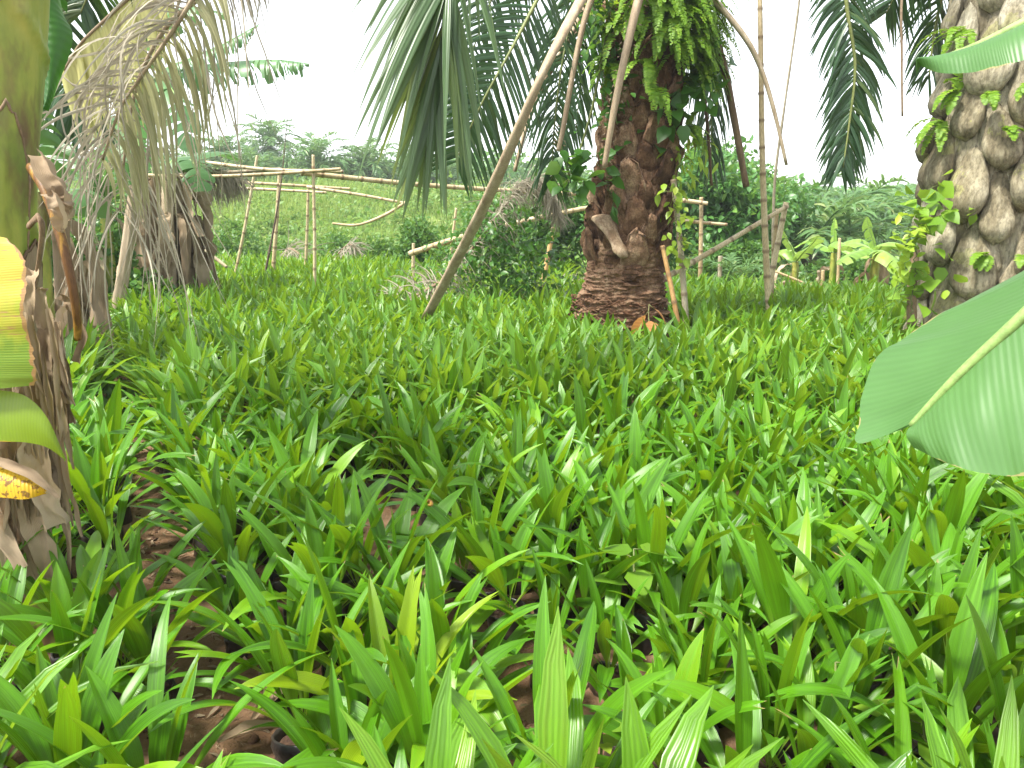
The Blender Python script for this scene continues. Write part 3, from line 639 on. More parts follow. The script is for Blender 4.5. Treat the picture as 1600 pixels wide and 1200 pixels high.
# --- the palm out of view at the upper left, with a dead and a fading frond hanging into view
A3 = np.array([-4.7, 5.2, 0.0]); top3 = np.array([-4.4, 5.2, 4.3])
P3 = empty('oil_palm', A3, 'oil palm hanging grey dead fronds and a yellowed one beside the banana stem', 'palm tree', 'oil palms in the nursery')
palm_trunk([A3, A3 + np.array([.1, 0, 2]), top3], lambda h: .36, spiral(.3, 4.2, .06, .12, .2, .09, 'scar', 12, None), 120, 160, seed=25).build('trunk', M['bark_brown'], P3, A3)
pth = [top3, V(330, -260, 4.9), V(345, -90, 4.6), V(300, 0, 4.5), V(262, 60, 4.5), V(222, 118, 4.5), V(188, 170, 4.5), V(160, 250, 4.55)]
l_, r_ = MB(), MB(); frond(l_, r_, pth, n=46, ll=.95, lw=.017, t0=.34, g=2.6, side=(.8, .2, .5), a0=.1, a1=.9, vee=.1, rad=(.024, .007), segs=12, seed=61, jit=.3, curl=.9, twist=.8, sides=(-1,))
o = l_.build('frond', M['frond_dry'], P3, A3); r_.build('frond_stalk', M['petiole'], o, A3)
l_ = MB(); frond(l_, None, pth, n=48, ll=.75, lw=.026, t0=.34, g=6.0, side=(.8, .2, .5), a0=.1, a1=.7, vee=.1, segs=12, seed=67, jit=.16, curl=.25, twist=.5, sides=(1,)); l_.build('leaflets', M['frond_straw'], o, A3)
add_frond(P3, A3, [top3, V(360, -240, 5.3), V(390, -110, 5.1), V(330, -20, 5.0), V(262, 40, 5.0), V(215, 130, 5.0), V(195, 240, 5.0), V(188, 330, 5.0)], 'frond_dry', 'petiole', n=60, ll=1.5, lw=.012, t0=.34, g=4.5, side=(.9, .3, .2), a0=.2, a1=.9, vee=0, rad=(.03, .008), segs=12, seed=62, jit=.25, curl=.7, twist=.8, gone=.25)
add_frond(P3, A3, [top3, V(300, -150, 5.6), V(235, -40, 5.5), V(178, 18, 5.45), V(128, 66, 5.4), V(100, 110, 5.4)], 'frond_yellow', 'petiole', n=34, ll=.72, lw=.062, t0=.36, g=4.0, side=(.7, .2, -.6), a0=.3, a1=.8, vee=0, sides=(1,), rad=(.03, .008), segs=8, seed=63, jit=.07, twist=.2)
add_frond(P3, A3, [top3, V(300, -200, 5.4), V(330, -120, 5.2), V(350, -90, 5.2), V(345, -50, 5.2)], 'frond_dry', 'petiole', n=40, ll=.5, lw=.03, t0=.3, g=5.0, side=(.9, .2, 0), a0=.2, a1=.6, sides=(1,), rad=(.03, .008), segs=8, seed=64, jit=.15)
add_frond(P3, A3, [top3, V(120, -190, 5.8), V(150, -110, 6.0), V(140, -20, 6.2), V(126, 20, 6.2)], 'frond', n=44, ll=.55, lw=.03, t0=.3, g=1.5, side=(.9, .2, 0), a0=.3, a1=.9, seed=65)
add_frond(P3, A3, [top3, V(60, -60, 6.4), V(90, 90, 6.6), V(110, 160, 6.6), V(130, 190, 6.6)], 'frond', n=40, ll=.5, lw=.04, t0=.3, g=2.6, side=(.8, .2, -.3), a0=.3, a1=.9, seed=66)

# ------------------------------------------------------------------ banana plants
def band(path, widths, side=(1, 0, 0), n=26, m=9, crumple=.02, fold=.2, seed=0, curl=0.0, freq=7):
    C = catmull(path, n); T = nrm(np.gradient(C, axis=0)); sd = np.asarray(side, float)
    Sx = nrm(sd - T * (T @ sd)[:, None]); Nn = np.cross(Sx, T); t = np.linspace(0, 1, n); u = np.linspace(-1, 1, m)
    w = np.interp(t, np.linspace(0, 1, len(widths)), widths) / 2
    ca = curl * u
    P = C[:, None] + Sx[:, None] * (np.sin(ca) / max(abs(curl), 1e-3) if abs(curl) > 1e-3 else u)[None, :, None] * w[:, None, None] - Nn[:, None] * ((np.abs(u) * fold + (1 - np.cos(ca)))[None, :, None] * w[:, None, None])
    q = np.stack([np.broadcast_to(u, (n, m)) * 1.6, np.broadcast_to(t[:, None], (n, m)) * freq * .6, np.full((n, m), seed * 3.7)], -1)
    P = P + Nn[:, None] * (crumple * fbm(q * 1.4, 3, seed))[..., None] + Sx[:, None] * (crumple * .8 * vnoise(q * np.array([.6, 2.2, 1]), seed + 5))[..., None]
    return P
def sheet(mid, edge, n=40, m=14, bulge=0.0, crumple=0.0, seed=0, jag=0.0):
    A, B = catmull(mid, n), catmull(edge, n)
    if jag:
        rng = np.random.default_rng(seed); B = B + (A - B) * (np.abs(vnoise(np.stack([np.linspace(0, 22, n), np.zeros(n), np.full(n, seed)], -1), seed)) * jag)[:, None]
    u = np.linspace(0, 1, m)
    B0 = B if not jag else catmull(edge, n)
    P = A[:, None] * (1 - u)[None, :, None] + B0[:, None] * u[None, :, None] + (B - B0)[:, None] * (u ** 7)[None, :, None]
    d = B0 - A; T = nrm(np.gradient(A, axis=0)); Nn = nrm(np.cross(T, d)); Nn = -Nn if Nn[:, 1].mean() > 0 else Nn
    P = P + Nn[:, None] * (bulge * np.sin(u * pi))[None, :, None]
    if crumple: P = P + Nn[:, None] * (crumple * fbm(np.stack([np.broadcast_to(u, (n, m)), np.broadcast_to(np.linspace(0, 9, n)[:, None], (n, m)), np.full((n, m), seed)], -1), 2, seed) * u[None])[..., None]
    uu = np.broadcast_to(.5 + .5 * u, (n, m)); vv = np.broadcast_to(np.linspace(0, 1, n)[:, None], (n, m))
    return P, np.stack([uu, vv], -1)
def banana_leaf(parent, org, path, hw, mat='banana', tears=8, droop=.5, side=None, seed=0, lift=.15, name='leaf', rib='midrib', ribr=.016, prof=None):
    rng = np.random.default_rng(seed); K = 60; C = catmull(path, K); T = nrm(np.gradient(C, axis=0))
    h = np.array([0, 0, 1.0]); Sx = nrm(np.cross(T, h)) if side is None else nrm(np.asarray(side, float) - T * (T @ np.asarray(side, float))[:, None])
    Nn = np.cross(Sx, T); Nn = np.where(Nn[:, 2:] < 0, -Nn, Nn)
    pt, pv = prof if prof else ([0, .12, .3, .7, .92, 1], [.02, .7, 1, .95, .5, .03])
    m = MB()
    for s in (1, -1):
        cuts = np.sort(np.r_[.02, 1, rng.uniform(.08, .97, tears)])
        for a, b in zip(cuts[:-1], cuts[1:]):
            if b - a < .004: continue
            k = max(3, int((b - a) * 40)); t = np.linspace(a, b, k); cc = 7; wv = np.linspace(0, 1, cc)
            dr = droop * rng.uniform(.6, 1.35); ang = -lift + (dr + lift) * wv ** .9
            dx = np.r_[0, np.cumsum(np.cos(ang[1:]))] / (cc - 1); dz = np.r_[0, np.cumsum(np.sin(ang[1:]))] / (cc - 1)
            gap = .30 * min(b - a, .1) if tears > 2 else 0
            P = np.zeros((k, cc, 3))
            for j in range(cc):
                tj = np.clip(a + gap * wv[j] + (t - a) * ((b - a - 2 * gap * wv[j]) / (b - a)), 0, 1) * (K - 1)
                i0 = np.minimum(tj.astype(int), K - 2); f = (tj - i0)[:, None]; ip = lambda A: A[i0] * (1 - f) + A[i0 + 1] * f
                w = hw * np.interp(tj / (K - 1), pt, pv)[:, None] * (1 + (.06 * rng.normal() if j == cc - 1 else 0))
                P[:, j] = ip(C) + ip(Sx) * (s * dx[j]) * w - h * dz[j] * w * 1.0 + ip(T) * (.22 * wv[j]) * w + ip(Nn) * .006
            uv = np.stack(np.meshgrid(.5 + s * .5 * wv, t), -1)
            m.grids(P, rng.random() * .35 + .3, uv=uv)
    o = m.build(name, M[mat], parent, org)
    r = MB(); r.tube(C, np.linspace(ribr, ribr * .25, K), 8, .5); r.build('midrib', M[rib], o, org)
    return o
def stem_mesh(axis, r0, r1, seed=0, n=90, k=40, ridge=.008):
    C = catmull(axis, n); a = np.linspace(0, 2 * pi, k, endpoint=False); t = np.linspace(0, 1, n)
    A, Tt = np.meshgrid(a, t); R_ = (r0 + (r1 - r0) * Tt)
    q = np.stack([np.cos(A) * 1.5, np.sin(A) * 1.5, Tt * 3], -1)
    R_ = R_ + ridge * fbm(q * 1.3, 3, seed) + .35 * ridge * np.sin(A * 5 + 9 * Tt + seed) + .010 * (((A / (2 * pi) * 1 + Tt * 4.0) % 1) < .06)
    P = C[:, None] + np.stack([np.cos(A) * R_, np.sin(A) * R_, 0 * A], -1)
    m = MB(); m.grids(P, wrap=True, rnd=.3); return m
def dry_hang(parent, org, start, length, width, seed, mat='banana_dry', side=(1, 0, 0), out=(0, -.04, 0), name='dry_leaf', crumple=None):
    rng = np.random.default_rng(seed); s = np.asarray(start, float); o_ = np.asarray(out, float)
    pts = [s, s + o_ + [0, 0, -.10 * length], s + o_ * 1.6 + rng.normal(0, .03, 3) * length + [0, 0, -.5 * length], s + o_ * 1.4 + rng.normal(0, .07, 3) * length + [0, 0, -length]]
    m = MB(); m.grids(band(pts, [width * .5, width, width * .9, width * .55], side, 26, 9, crumple or width * .22, rng.uniform(-.5, .6), seed, rng.uniform(.3, 1.6)), rng.random() * .8)
    return m.build(name, M[mat], parent, org)

# the near banana plant at the edge of the picture
B0 = np.array([at(2, 330, 2.72)[0], 2.72, 0.0])
BP = empty('banana_plant', B0, 'banana plant with a thick yellow-green stem wrapped in brown dead leaves', 'banana plant', 'banana plants')
ax = [B0 + [-.03, 0, -.03], at(-14, 800, 2.72), at(-10, 500, 2.72), at(-5, 250, 2.72), at(6, 0, 2.72), at(22, -400, 2.72)]
stem_mesh(ax, .135, .118, 3, 140, 48).build('pseudostem', M['stem'], BP, B0)
Cst = catmull(ax, 200)
def stem_pt(z, ang, r):      # ang 0 faces the camera, positive to the picture's right
    i = int(np.argmin(np.abs(Cst[:, 2] - z))); a0 = math.atan2(-Cst[i, 1], -Cst[i, 0]); a = a0 + ang
    return np.array([Cst[i, 0] + cos(a) * r, Cst[i, 1] + sin(a) * r, z])
for q, (ztop, ac, wd, ln, rr) in enumerate(((1.95, .15, .62, 1.4, .139), (1.62, -.55, .9, 1.2, .144), (1.50, .95, .8, 1.0, .147), (1.30, .1, .7, .8, .151))):   # leaf sheaths wrapped round the stem
    n_, m_ = 30, 25; u = np.linspace(-1, 1, m_); P = np.zeros((n_, m_, 3))
    for j in range(m_):
        zt = ztop - .22 * abs(u[j]) ** 1.7 - .02 * abs(sin(9 * u[j]))
        for i in range(n_):
            z = zt - (ln - .0) * i / (n_ - 1); P[i, j] = stem_pt(z, ac + wd * u[j], rr - .004 * (i == 0) + .004 * vnoise(np.array([[u[j] * 3, z * 4, q]]), q)[0])
    m = MB(); m.grids(P, .2 + .2 * q); ls = m.build('leaf_sheath', M['stem' if q < 2 else 'banana_dry'], BP, B0)
    m = MB(); m.tube(P[0] + .004 * vnoise(P[0] * 30, q)[:, None], np.full(25, .0055) * (1 + .5 * vnoise(P[0] * 25, q + 3)), 6, .3); m.tube(P[:, 0], np.full(30, .004), 6, .3); m.tube(P[:, -1], np.full(30, .004), 6, .3); m.build('rim', M['petiole_brown'], ls, B0)
rb = np.random.default_rng(5)
spots_ = [(60, 440, .55, .075), (75, 470, .5, .06), (100, 480, .30, .05), (85, 520, .38, .08), (45, 560, .5, .09), (95, 560, .30, .07), (110, 500, .36, .04), (70, 600, .45, .10), (25, 640, .5, .10), (88, 640, .34, .09),
          (55, 690, .4, .11), (80, 690, .30, .07), (20, 730, .42, .10), (60, 770, .36, .10), (85, 750, .22, .07), (35, 800, .34, .10), (10, 820, .4, .09), (55, 840, .22, .09), (25, 860, .2, .08), (0, 700, .5, .1), (60, 650, .3, .06)]
for q, (px, py, ln, wd) in enumerate(spots_):
    dry_hang(BP, B0, at(px - 5, py - 20, 2.55 + rb.uniform(-.05, .06)), ln * .85, wd, 200 + q, side=(1, rb.uniform(-.5, .5), rb.uniform(-.3, .3)), out=(rb.uniform(-.02, .04), rb.uniform(-.06, 0), 0))
for q in range(44):
    m = MB(); a_ = at(rb.uniform(-10, 95), rb.uniform(480, 800), rb.uniform(2.46, 2.54)); m.grids(band([a_, a_ + [.01, -.01, -.15], a_ + [rb.uniform(-.03, .04), 0, -rb.uniform(.25, .45)]], [.02, .022, .008], (1, .3, 0), 14, 5, .006, .6, q, .8), rb.random()); m.build('dry_leaf', M['banana_dry'], BP, B0)
# broken leaf stalk with a dead sheath folded over it
m = MB(); C = catmull([at(50, 262, 2.62), at(72, 300, 2.56), at(92, 358, 2.52), at(110, 430, 2.5), at(120, 490, 2.5), at(122, 530, 2.52)], 40); m.tube(C, np.linspace(.022, .014, 40), 12, .5, flat=.8); m.build('leaf_stalk', M['petiole_orange'], BP, B0)
for q, (p, w) in enumerate((([at(64, 240, 2.52), at(84, 268, 2.47), at(104, 300, 2.46), at(110, 322, 2.46)], [.05, .085, .075, .06]), ([at(84, 300, 2.45), at(98, 322, 2.43), at(100, 345, 2.44), at(98, 362, 2.45)], [.05, .065, .06, .02]), ([at(104, 300, 2.49), at(112, 320, 2.5), at(112, 345, 2.5)], [.04, .05, .03]))):
    m = MB(); m.grids(band(p, w, (1, -.3, .35), 30, 13, .012, .3, 70 + q, 1.3), .35 + .3 * q); m.build('dry_leaf', M['banana_dry'], BP, B0)
m = MB(); C = catmull([at(46, 352, 2.6), at(60, 340, 2.57), at(66, 362, 2.56), at(58, 430, 2.58), at(46, 500, 2.6)], 30); m.tube(C, np.linspace(.018, .010, 30), 10, .5, flat=.5); m.build('leaf_stalk', M['petiole_brown'], BP, B0)
# half-yellow leaf: yellow pigment towards its tip
k = NT('banana_leaf_half_yellow'); uv_, u_, v_ = k.uv(); oc = k.obj()
w = k.math('MULTIPLY_ADD', k.math('SINE', k.math('MULTIPLY', v_, 420)), .5, .5)
fy = k.math('ADD', v_, k.math('MULTIPLY', k.math('SUBTRACT', k.noise(oc, 16, 4), .5), .55))
c = k.ramp(fy, [(.34, (.40, .33, .035)), (.56, (.27, .33, .022)), (.70, (.085, .20, .014))])
c = k.mix(k.math('MULTIPLY', w, .2), c, (.55, .62, .10))
cb = k.n('CombineXYZ'); k.l(k.math('MULTIPLY', u_, 5.0), cb.inputs[0]); k.l(k.math('MULTIPLY', v_, 46.0), cb.inputs[1])
st = k.math('MULTIPLY', k.ramp(k.noise(cb.outputs[0], 1.0, 3, .55), [(.60, (0, 0, 0)), (.66, (1, 1, 1))]), k.math('MULTIPLY', k.math('LESS_THAN', v_, .62), k.math('GREATER_THAN', u_, .78)))
c = k.mix(st, c, (.34, .20, .085)); c = k.mix(k.math('GREATER_THAN', k.math('ADD', u_, k.math('MULTIPLY', k.noise(oc, 45, 4), .06)), 1.012), c, (.30, .17, .07))
k.set(k.b.inputs['Base Color'], c); k.b.inputs['Roughness'].default_value = .5; k.bump(w, .15, .002)
tr = k.n('BsdfTranslucent'); k.set(tr.inputs[0], k.mix(.4, c, (.8, .75, .05))); mx = k.n('MixShader'); mx.inputs[0].default_value = .22
k.l(k.b.outputs[0], mx.inputs[1]); k.l(tr.outputs[0], mx.inputs[2]); k.l(mx.outputs[0], k.out.inputs[0]); M['half_yellow'] = k.m
def edge_leaf(parent, org, mid, edge, mat, seed, **kw):
    m = MB(); P, uv = sheet(mid, edge, seed=seed, **kw); m.grids(P, .4, uv=uv); return m.build('leaf', M[mat], parent, org)
m = MB(); P, uv = sheet([at(-95, y, 2.28) for y in (350, 430, 500, 560, 615)], [at(10, 372, 2.16), at(40, 400, 2.12), at(43, 440, 2.1), at(40, 490, 2.1), at(52, 535, 2.12), at(60, 580, 2.14), at(56, 602, 2.16)], n=70, m=18, bulge=.010, crumple=.004, seed=4, jag=.035); m.grids(P, .4, uv=uv)
P, uv = sheet([at(-95, y, 2.28) for y in (350, 430, 500, 560, 615)], [at(-200, 380, 2.3), at(-220, 480, 2.3), at(-210, 590, 2.3)], n=40, m=10, bulge=.03, seed=5); m.grids(P, .4, uv=uv); m.build('leaf', M['half_yellow'], BP, B0)
edge_leaf(BP, B0, [at(-120, 640, 2.36), at(-40, 612, 2.3), at(10, 611, 2.26), at(45, 622, 2.22), at(75, 655, 2.2), at(103, 718, 2.2)], [at(-120, 700, 2.3), at(-40, 690, 2.25), at(10, 690, 2.22), at(45, 692, 2.2), at(75, 700, 2.19), at(103, 720, 2.2)], 'banana_fade', 6, bulge=.008, n=50)
edge_leaf(BP, B0, [at(-80, 700, 2.3), at(0, 724, 2.27), at(40, 740, 2.25), at(74, 766, 2.24)], [at(-80, 770, 2.22), at(0, 777, 2.2), at(40, 780, 2.2), at(76, 770, 2.24)], 'banana_yellow', 7, bulge=.015, n=40)
m = MB(); m.grids(band([at(-80, 708, 2.27), at(0, 722, 2.24), at(50, 742, 2.22), at(92, 778, 2.23)], [.02, .03, .03, .01], (0, .5, 1), 30, 5, .006, .5, 8, .5), .5); m.build('dry_leaf', M['banana_dry'], BP, B0)
edge_leaf(BP, B0, [at(40, -120, 3.3), at(55, 0, 3.25), at(64, 90, 3.2), at(70, 172, 3.18)], [at(80, -120, 3.4), at(96, 10, 3.35), at(114, 60, 3.3), at(88, 140, 3.22), at(76, 174, 3.18)], 'banana_dark', 8, bulge=.03, n=40)
banana_leaf(BP, B0, [at(20, -420, 2.72), at(40, -300, 3.1), at(64, -120, 3.5), at(72, 20, 3.6), at(78, 150, 3.55)], .10, 'banana_dark', 5, .7, seed=21)
banana_leaf(BP, B0, [at(20, -420, 2.72), at(-60, -500, 2.6), at(-200, -420, 2.2), at(-300, -250, 2.0)], .28, 'banana', 5, .7, seed=22)
banana_leaf(BP, B0, [at(20, -420, 2.72), at(-80, -600, 3.0), at(-350, -500, 3.6), at(-500, -300, 3.9)], .28, 'banana', 6, .7, seed=23)

# the banana plant that reaches in with its big leaf
R0 = np.array([2.35, 1.15, 0.0])
RP = empty('banana_plant', R0, 'banana plant reaching in with one huge smooth green leaf over the seedlings', 'banana plant', 'banana plants')
stem_mesh([R0, R0 + [.02, 0, 1.2], R0 + [.0, .05, 2.7]], .13, .1, 5).build('pseudostem', M['stem'], RP, R0)
ribc = [R0 + [0, .05, 2.5], np.array([2.0, 1.12, 2.5]), at(1980, 120, 1.2), at(1780, 320, 1.24), at(1600, 493, 1.30), at(1500, 585, 1.34), at(1424, 665, 1.38)]
m = MB()
P, uv = sheet([at(2050, 60, 1.19), at(1900, 200, 1.21), at(1780, 320, 1.24), at(1660, 436, 1.28), at(1600, 493, 1.30), at(1540, 549, 1.32), at(1480, 605, 1.35), at(1440, 648, 1.37), at(1424, 665, 1.38)],
              [at(1720, 372, 1.52), at(1560, 452, 1.56), at(1481, 484, 1.58), at(1424, 517, 1.6), at(1381, 545, 1.58), at(1352, 606, 1.53), at(1340, 655, 1.49), at(1340, 692, 1.46), at(1385, 680, 1.41)], n=90, m=26, bulge=-.012, crumple=.008, seed=3)
m.grids(P, .45, uv=uv)
P, uv = sheet([at(2050, 60, 1.19), at(1900, 200, 1.21), at(1780, 320, 1.24), at(1660, 436, 1.28), at(1600, 493, 1.30), at(1540, 549, 1.32), at(1480, 605, 1.35), at(1440, 648, 1.37), at(1424, 665, 1.38)],
              [at(2140, 520, 1.08), at(1990, 650, 1.1), at(1850, 715, 1.12), at(1720, 738, 1.14), at(1640, 743, 1.16), at(1570, 743, 1.2), at(1510, 734, 1.24), at(1462, 716, 1.3), at(1421, 697, 1.36)], n=90, m=26, bulge=.012, crumple=.008, seed=4)
m.grids(P, .55, uv=uv)
big = m.build('leaf', M['banana'], RP, R0)
m = MB(); m.tube(catmull(ribc, 70), np.interp(np.linspace(0, 1, 70), [0, .3, 1], [.03, .017, .0065]), 10, .5); m.build('midrib', M['midrib'], big, R0)
o = edge_leaf(RP, R0, [at(1436, 102, 1.6), at(1470, 92, 1.56), at(1520, 74, 1.52), at(1560, 56, 1.49), at(1600, 37, 1.46), at(1720, -20, 1.4), at(1900, -110, 1.3)],
          [at(1438, 103, 1.6), at(1470, 114, 1.5), at(1520, 113, 1.44), at(1560, 104, 1.4), at(1600, 94, 1.37), at(1720, 60, 1.3), at(1900, -30, 1.2)], 'banana', 9, bulge=.02, n=60, m=16)
m = MB(); m.tube(catmull([at(1436, 102, 1.6), at(1520, 73, 1.52), at(1600, 36, 1.46), at(1720, -21, 1.4), at(1900, -111, 1.3), R0 + [-.1, .05, 2.6], R0 + [0, .05, 2.5]], 50), np.linspace(.003, .022, 50), 8, .5); m.build('midrib', M['midrib'], o, R0)
banana_leaf(RP, R0, [R0 + [0, .05, 2.6], R0 + [.3, .4, 3.2], R0 + [.9, .9, 3.3], R0 + [1.5, 1.4, 2.7]], .28, 'banana', 5, .6, seed=31)

# the tall banana plant beyond the hanging dead fronds
T0 = at(158, 420, 9.0); T0[2] = 0
TP = empty('banana_plant', T0, 'tall banana plant with long shredded leaves against the white sky', 'banana plant', 'banana plants')
tt = at(222, 195, 9.0)
stem_mesh([T0, (T0 + tt) / 2 + [.03, 0, 0], tt], .075, .06, 8).build('pseudostem', M['banana_dry'], TP, T0)
banana_leaf(TP, T0, [tt, at(240, 130, 8.9), at(290, 108, 8.7), at(360, 98, 8.5), at(430, 94, 8.4), at(484, 100, 8.3)], .30, 'banana_pale', 44, 1.6, seed=41, lift=-.1)
banana_leaf(TP, T0, [tt, at(244, 120, 9.1), at(300, 90, 9.2), at(350, 68, 9.3), at(405, 38, 9.4)], .26, 'banana_pale', 44, 1.6, seed=42, lift=-.2)
banana_leaf(TP, T0, [tt, at(246, 130, 8.8), at(272, 145, 8.4), at(288, 190, 8.2), at(298, 240, 8.1)], .22, 'banana_pale', 9, .8, seed=43)
banana_leaf(TP, T0, [tt, at(214, 120, 8.8), at(240, 40, 8.6), at(300, 12, 8.4), at(352, 22, 8.2)], .26, 'banana_pale', 14, 1.2, seed=44)
banana_leaf(TP, T0, [tt, at(190, 140, 9.0), at(150, 130, 9.0), at(100, 170, 9.0)], .28, 'banana', 8, .9, seed=45)
banana_leaf(TP, T0, [tt, at(205, 190, 8.6), at(215, 220, 8.2), at(222, 262, 8.0)], .24, 'banana', 6, .7, seed=46)

# dried-out banana clump and other small bananas
def banana(px, py, Y, top, r, label, leaves, seed, dry=6, mat='banana', stem='stem', zb=None, hw=.24, tears=6, drop=.8):
    rng = np.random.default_rng(seed); b = at(px, py, Y); b[2] = float(terrain(b[0], Y)) if zb is None else zb
    t_ = at(top[0], top[1], Y); root = empty('banana_plant', b, label, 'banana plant', 'banana plants')
    stem_mesh([b + [0, 0, -.03], (b + t_) / 2 + rng.normal(0, .02, 3), t_], r, r * .7, seed, 50, 24, .005).build('pseudostem', M[stem], root, b)
    for q in range(dry):
        a = rng.uniform(0, 2 * pi); h = b + (t_ - b) * rng.uniform(.45, 1.0)
        dry_hang(root, b, h + np.array([cos(a), sin(a), 0]) * r * 1.05, rng.uniform(.35, .95) * (h[2] - b[2]), rng.uniform(.10, .24) * (r / .1) ** .5, seed * 30 + q, out=np.array([cos(a), sin(a), 0]) * rng.uniform(.02, .16), side=(-sin(a) + .01, cos(a), .1))
    for q, lf in enumerate(leaves):
        pts = [t_] + [at(x, y, Y + d) for x, y, d in lf]
        banana_leaf(root, b, pts, hw, mat, tears, drop * rng.uniform(.7, 1.2), seed=seed * 17 + q, ribr=.012)
    return root
banana(240, 412, 10.6, (240, 276), .12, 'dried banana stem wrapped in ragged hanging leaves, nearest the hanging fronds', [[(232, 255, .1), (215, 262, .3), (200, 300, .4)]], 51, 14, stem='banana_dry')
banana(258, 414, 10.4, (262, 272), .10, 'bare golden brown banana stem between two ragged ones', [[(270, 250, .2), (300, 244, .6), (340, 238, 1.0), (382, 254, 1.3)]], 52, 8, stem='petiole', mat='banana', tears=1, drop=.35)
banana(290, 415, 10.8, (286, 272), .11, 'dried banana stem with pale peeling sheaths beside the thatch of dead fronds', [[(296, 250, -.2), (308, 268, -.4), (314, 300, -.5)]], 53, 13, stem='banana_dry')
banana(62, 470, 6.3, (66, 300), .07, 'thin yellowish banana stem standing behind the thick stem', [[(70, 250, .2), (95, 215, .4), (125, 225, .6)], [(60, 240, -.2), (50, 200, -.3), (60, 170, -.4)]], 54, 3)
banana(96, 462, 6.8, (92, 330), .085, 'dead banana stem with frilled brown sheaths behind the orange leaf stalk', [[(110, 300, .3), (135, 300, .5), (150, 340, .6)]], 55, 12, stem='banana_dry')
banana(170, 440, 9.6, (165, 320), .09, 'leafy banana plant half hidden behind the grey hanging fronds', [[(180, 260, .1), (215, 235, .3), (250, 260, .5)], [(150, 270, -.1), (120, 250, -.2), (95, 280, -.2)], [(170, 250, -.4), (190, 230, -.7), (205, 290, -.9)], [(160, 240, .5), (160, 190, 1), (185, 180, 1.6)]], 56, 3)
banana(1300, 455, 14.0, (1303, 395), .07, 'young banana plant with one upright pale new leaf beside the thin white post', [[(1303, 372, 0), (1303, 355, 0), (1304, 340, 0)], [(1318, 380, -.2), (1345, 374, -.4), (1368, 388, -.5)], [(1285, 384, .2), (1262, 376, .4), (1240, 388, .5)], [(1308, 378, -.5), (1335, 392, -.9), (1360, 402, -1.1)]], 57, 3, 'banana_young', hw=.17, tears=3)
banana(1245, 450, 13.0, (1243, 410), .07, 'low banana plant with drooping bright leaves behind the bamboo poles', [[(1236, 385, 0), (1226, 370, 0), (1218, 352, 0)], [(1258, 392, -.2), (1272, 378, -.3), (1278, 368, -.4)], [(1235, 392, .2), (1222, 392, .4), (1212, 410, .5)]], 58, 3, 'banana_young', hw=.2, tears=4)
banana(1372, 450, 12.0, (1370, 395), .08, 'banana plant with one dead brown leaf standing up among its green ones', [[(1362, 370, 0), (1356, 350, 0), (1354, 338, 0)], [(1385, 380, -.2), (1412, 384, -.3), (1430, 408, -.4)], [(1355, 390, -.3), (1330, 398, -.5), (1310, 414, -.6)], [(1378, 392, -.6), (1400, 410, -.9), (1408, 432, -1)], [(1350, 384, .2), (1332, 380, .4), (1322, 392, .5)]], 59, 5, 'banana_young', hw=.2, tears=3)

# ------------------------------------------------------------------ bamboo poles, posts and sticks
def pole(name, label, cat, group, pts, r, mat='bamboo', nodes=.27, seed=0, taper=.8, ground=True, bend=0.0, k=12):
    C = catmull(pts, 60); rng = np.random.default_rng(seed + 900)
    if ground and C[0, 2] > .02:                   # the foot stands in the soil
        d = C[0] - C[min(8, 59)]; d = d / max(-d[2], .2); C = np.vstack([C[0] + d * (C[0, 2] - float(terrain(C[0, 0], C[0, 1])) + .03), C])
    L = np.r_[0, np.cumsum(np.linalg.norm(np.diff(C, axis=0), axis=1))]; n = max(60, int(L[-1] / .02)); s = np.linspace(0, L[-1], n)
    P = np.stack([np.interp(s, L, C[:, i]) for i in range(3)], -1)
    P = P + (.006 + bend) * np.stack([vnoise(np.stack([s * .9, s * 0, s * 0 + seed], -1), 1), vnoise(np.stack([s * .9, s * 0, s * 0 + seed], -1), 2), 0 * s], -1)
    R_ = np.linspace(r, r * taper, n)
    if nodes:
        ph = ((s + rng.uniform(0, nodes)) % nodes); ph = np.minimum(ph, nodes - ph); R_ = R_ * (1 + .22 * np.exp(-(ph / .012) ** 2) - .05 * np.exp(-((ph - .03) / .012) ** 2))
    else: R_ = R_ * (1 + .15 * vnoise(np.stack([s * 5, s * 0, s * 0 + seed], -1), 4))
    R_ = R_ * .78; m = MB(); m.tube(P, R_, k, rng.random())
    m.U[-1] = m.U[-1].copy()
    if nodes: m.U[-1][:, 1] = np.repeat(np.r_[ph[0], ph, ph[-1]], k)
    else: m.U[-1][:, 1] = 1.0
    return tag(m.build(name, M[mat], None, P[0]), label, cat, group)
UG, RG = 'upright bamboo poles', 'bamboo rails'
pole('bamboo_pole', 'slender straight bamboo post standing nearest in the row that carries the long rails', 'pole', UG, [at(491, 468, 10.7), at(491, 350, 10.7), at(490, 242, 10.7)], .033, seed=1)
pole('bamboo_pole', 'bamboo post side by side with a thin dark dead stem', 'pole', UG, [at(426, 432, 14.0), at(432, 350, 14.0), at(437, 268, 14.0)], .05, seed=2)
pole('bamboo_pole', 'faint leaning bamboo post beside the thatch of dead fronds', 'pole', UG, [at(367, 430, 13.6), at(385, 340, 13.6), at(402, 243, 13.6)], .036, seed=3)
pole('bamboo_pole', 'thin bamboo post just behind the nearest upright post of the frame', 'pole', UG, [at(477, 428, 14.6), at(480, 360, 14.6), at(482, 290, 14.6)], .04, 'bamboo', seed=4)
pole('dead_sapling', 'thin dark dead stem rising above the rails to a bare twiggy tip', 'dead sapling', None, [at(414, 432, 13.4), at(428, 360, 13.4), at(440, 270, 13.4), at(452, 180, 13.4)], .035, 'twig', 0, 5, .12, bend=.02)
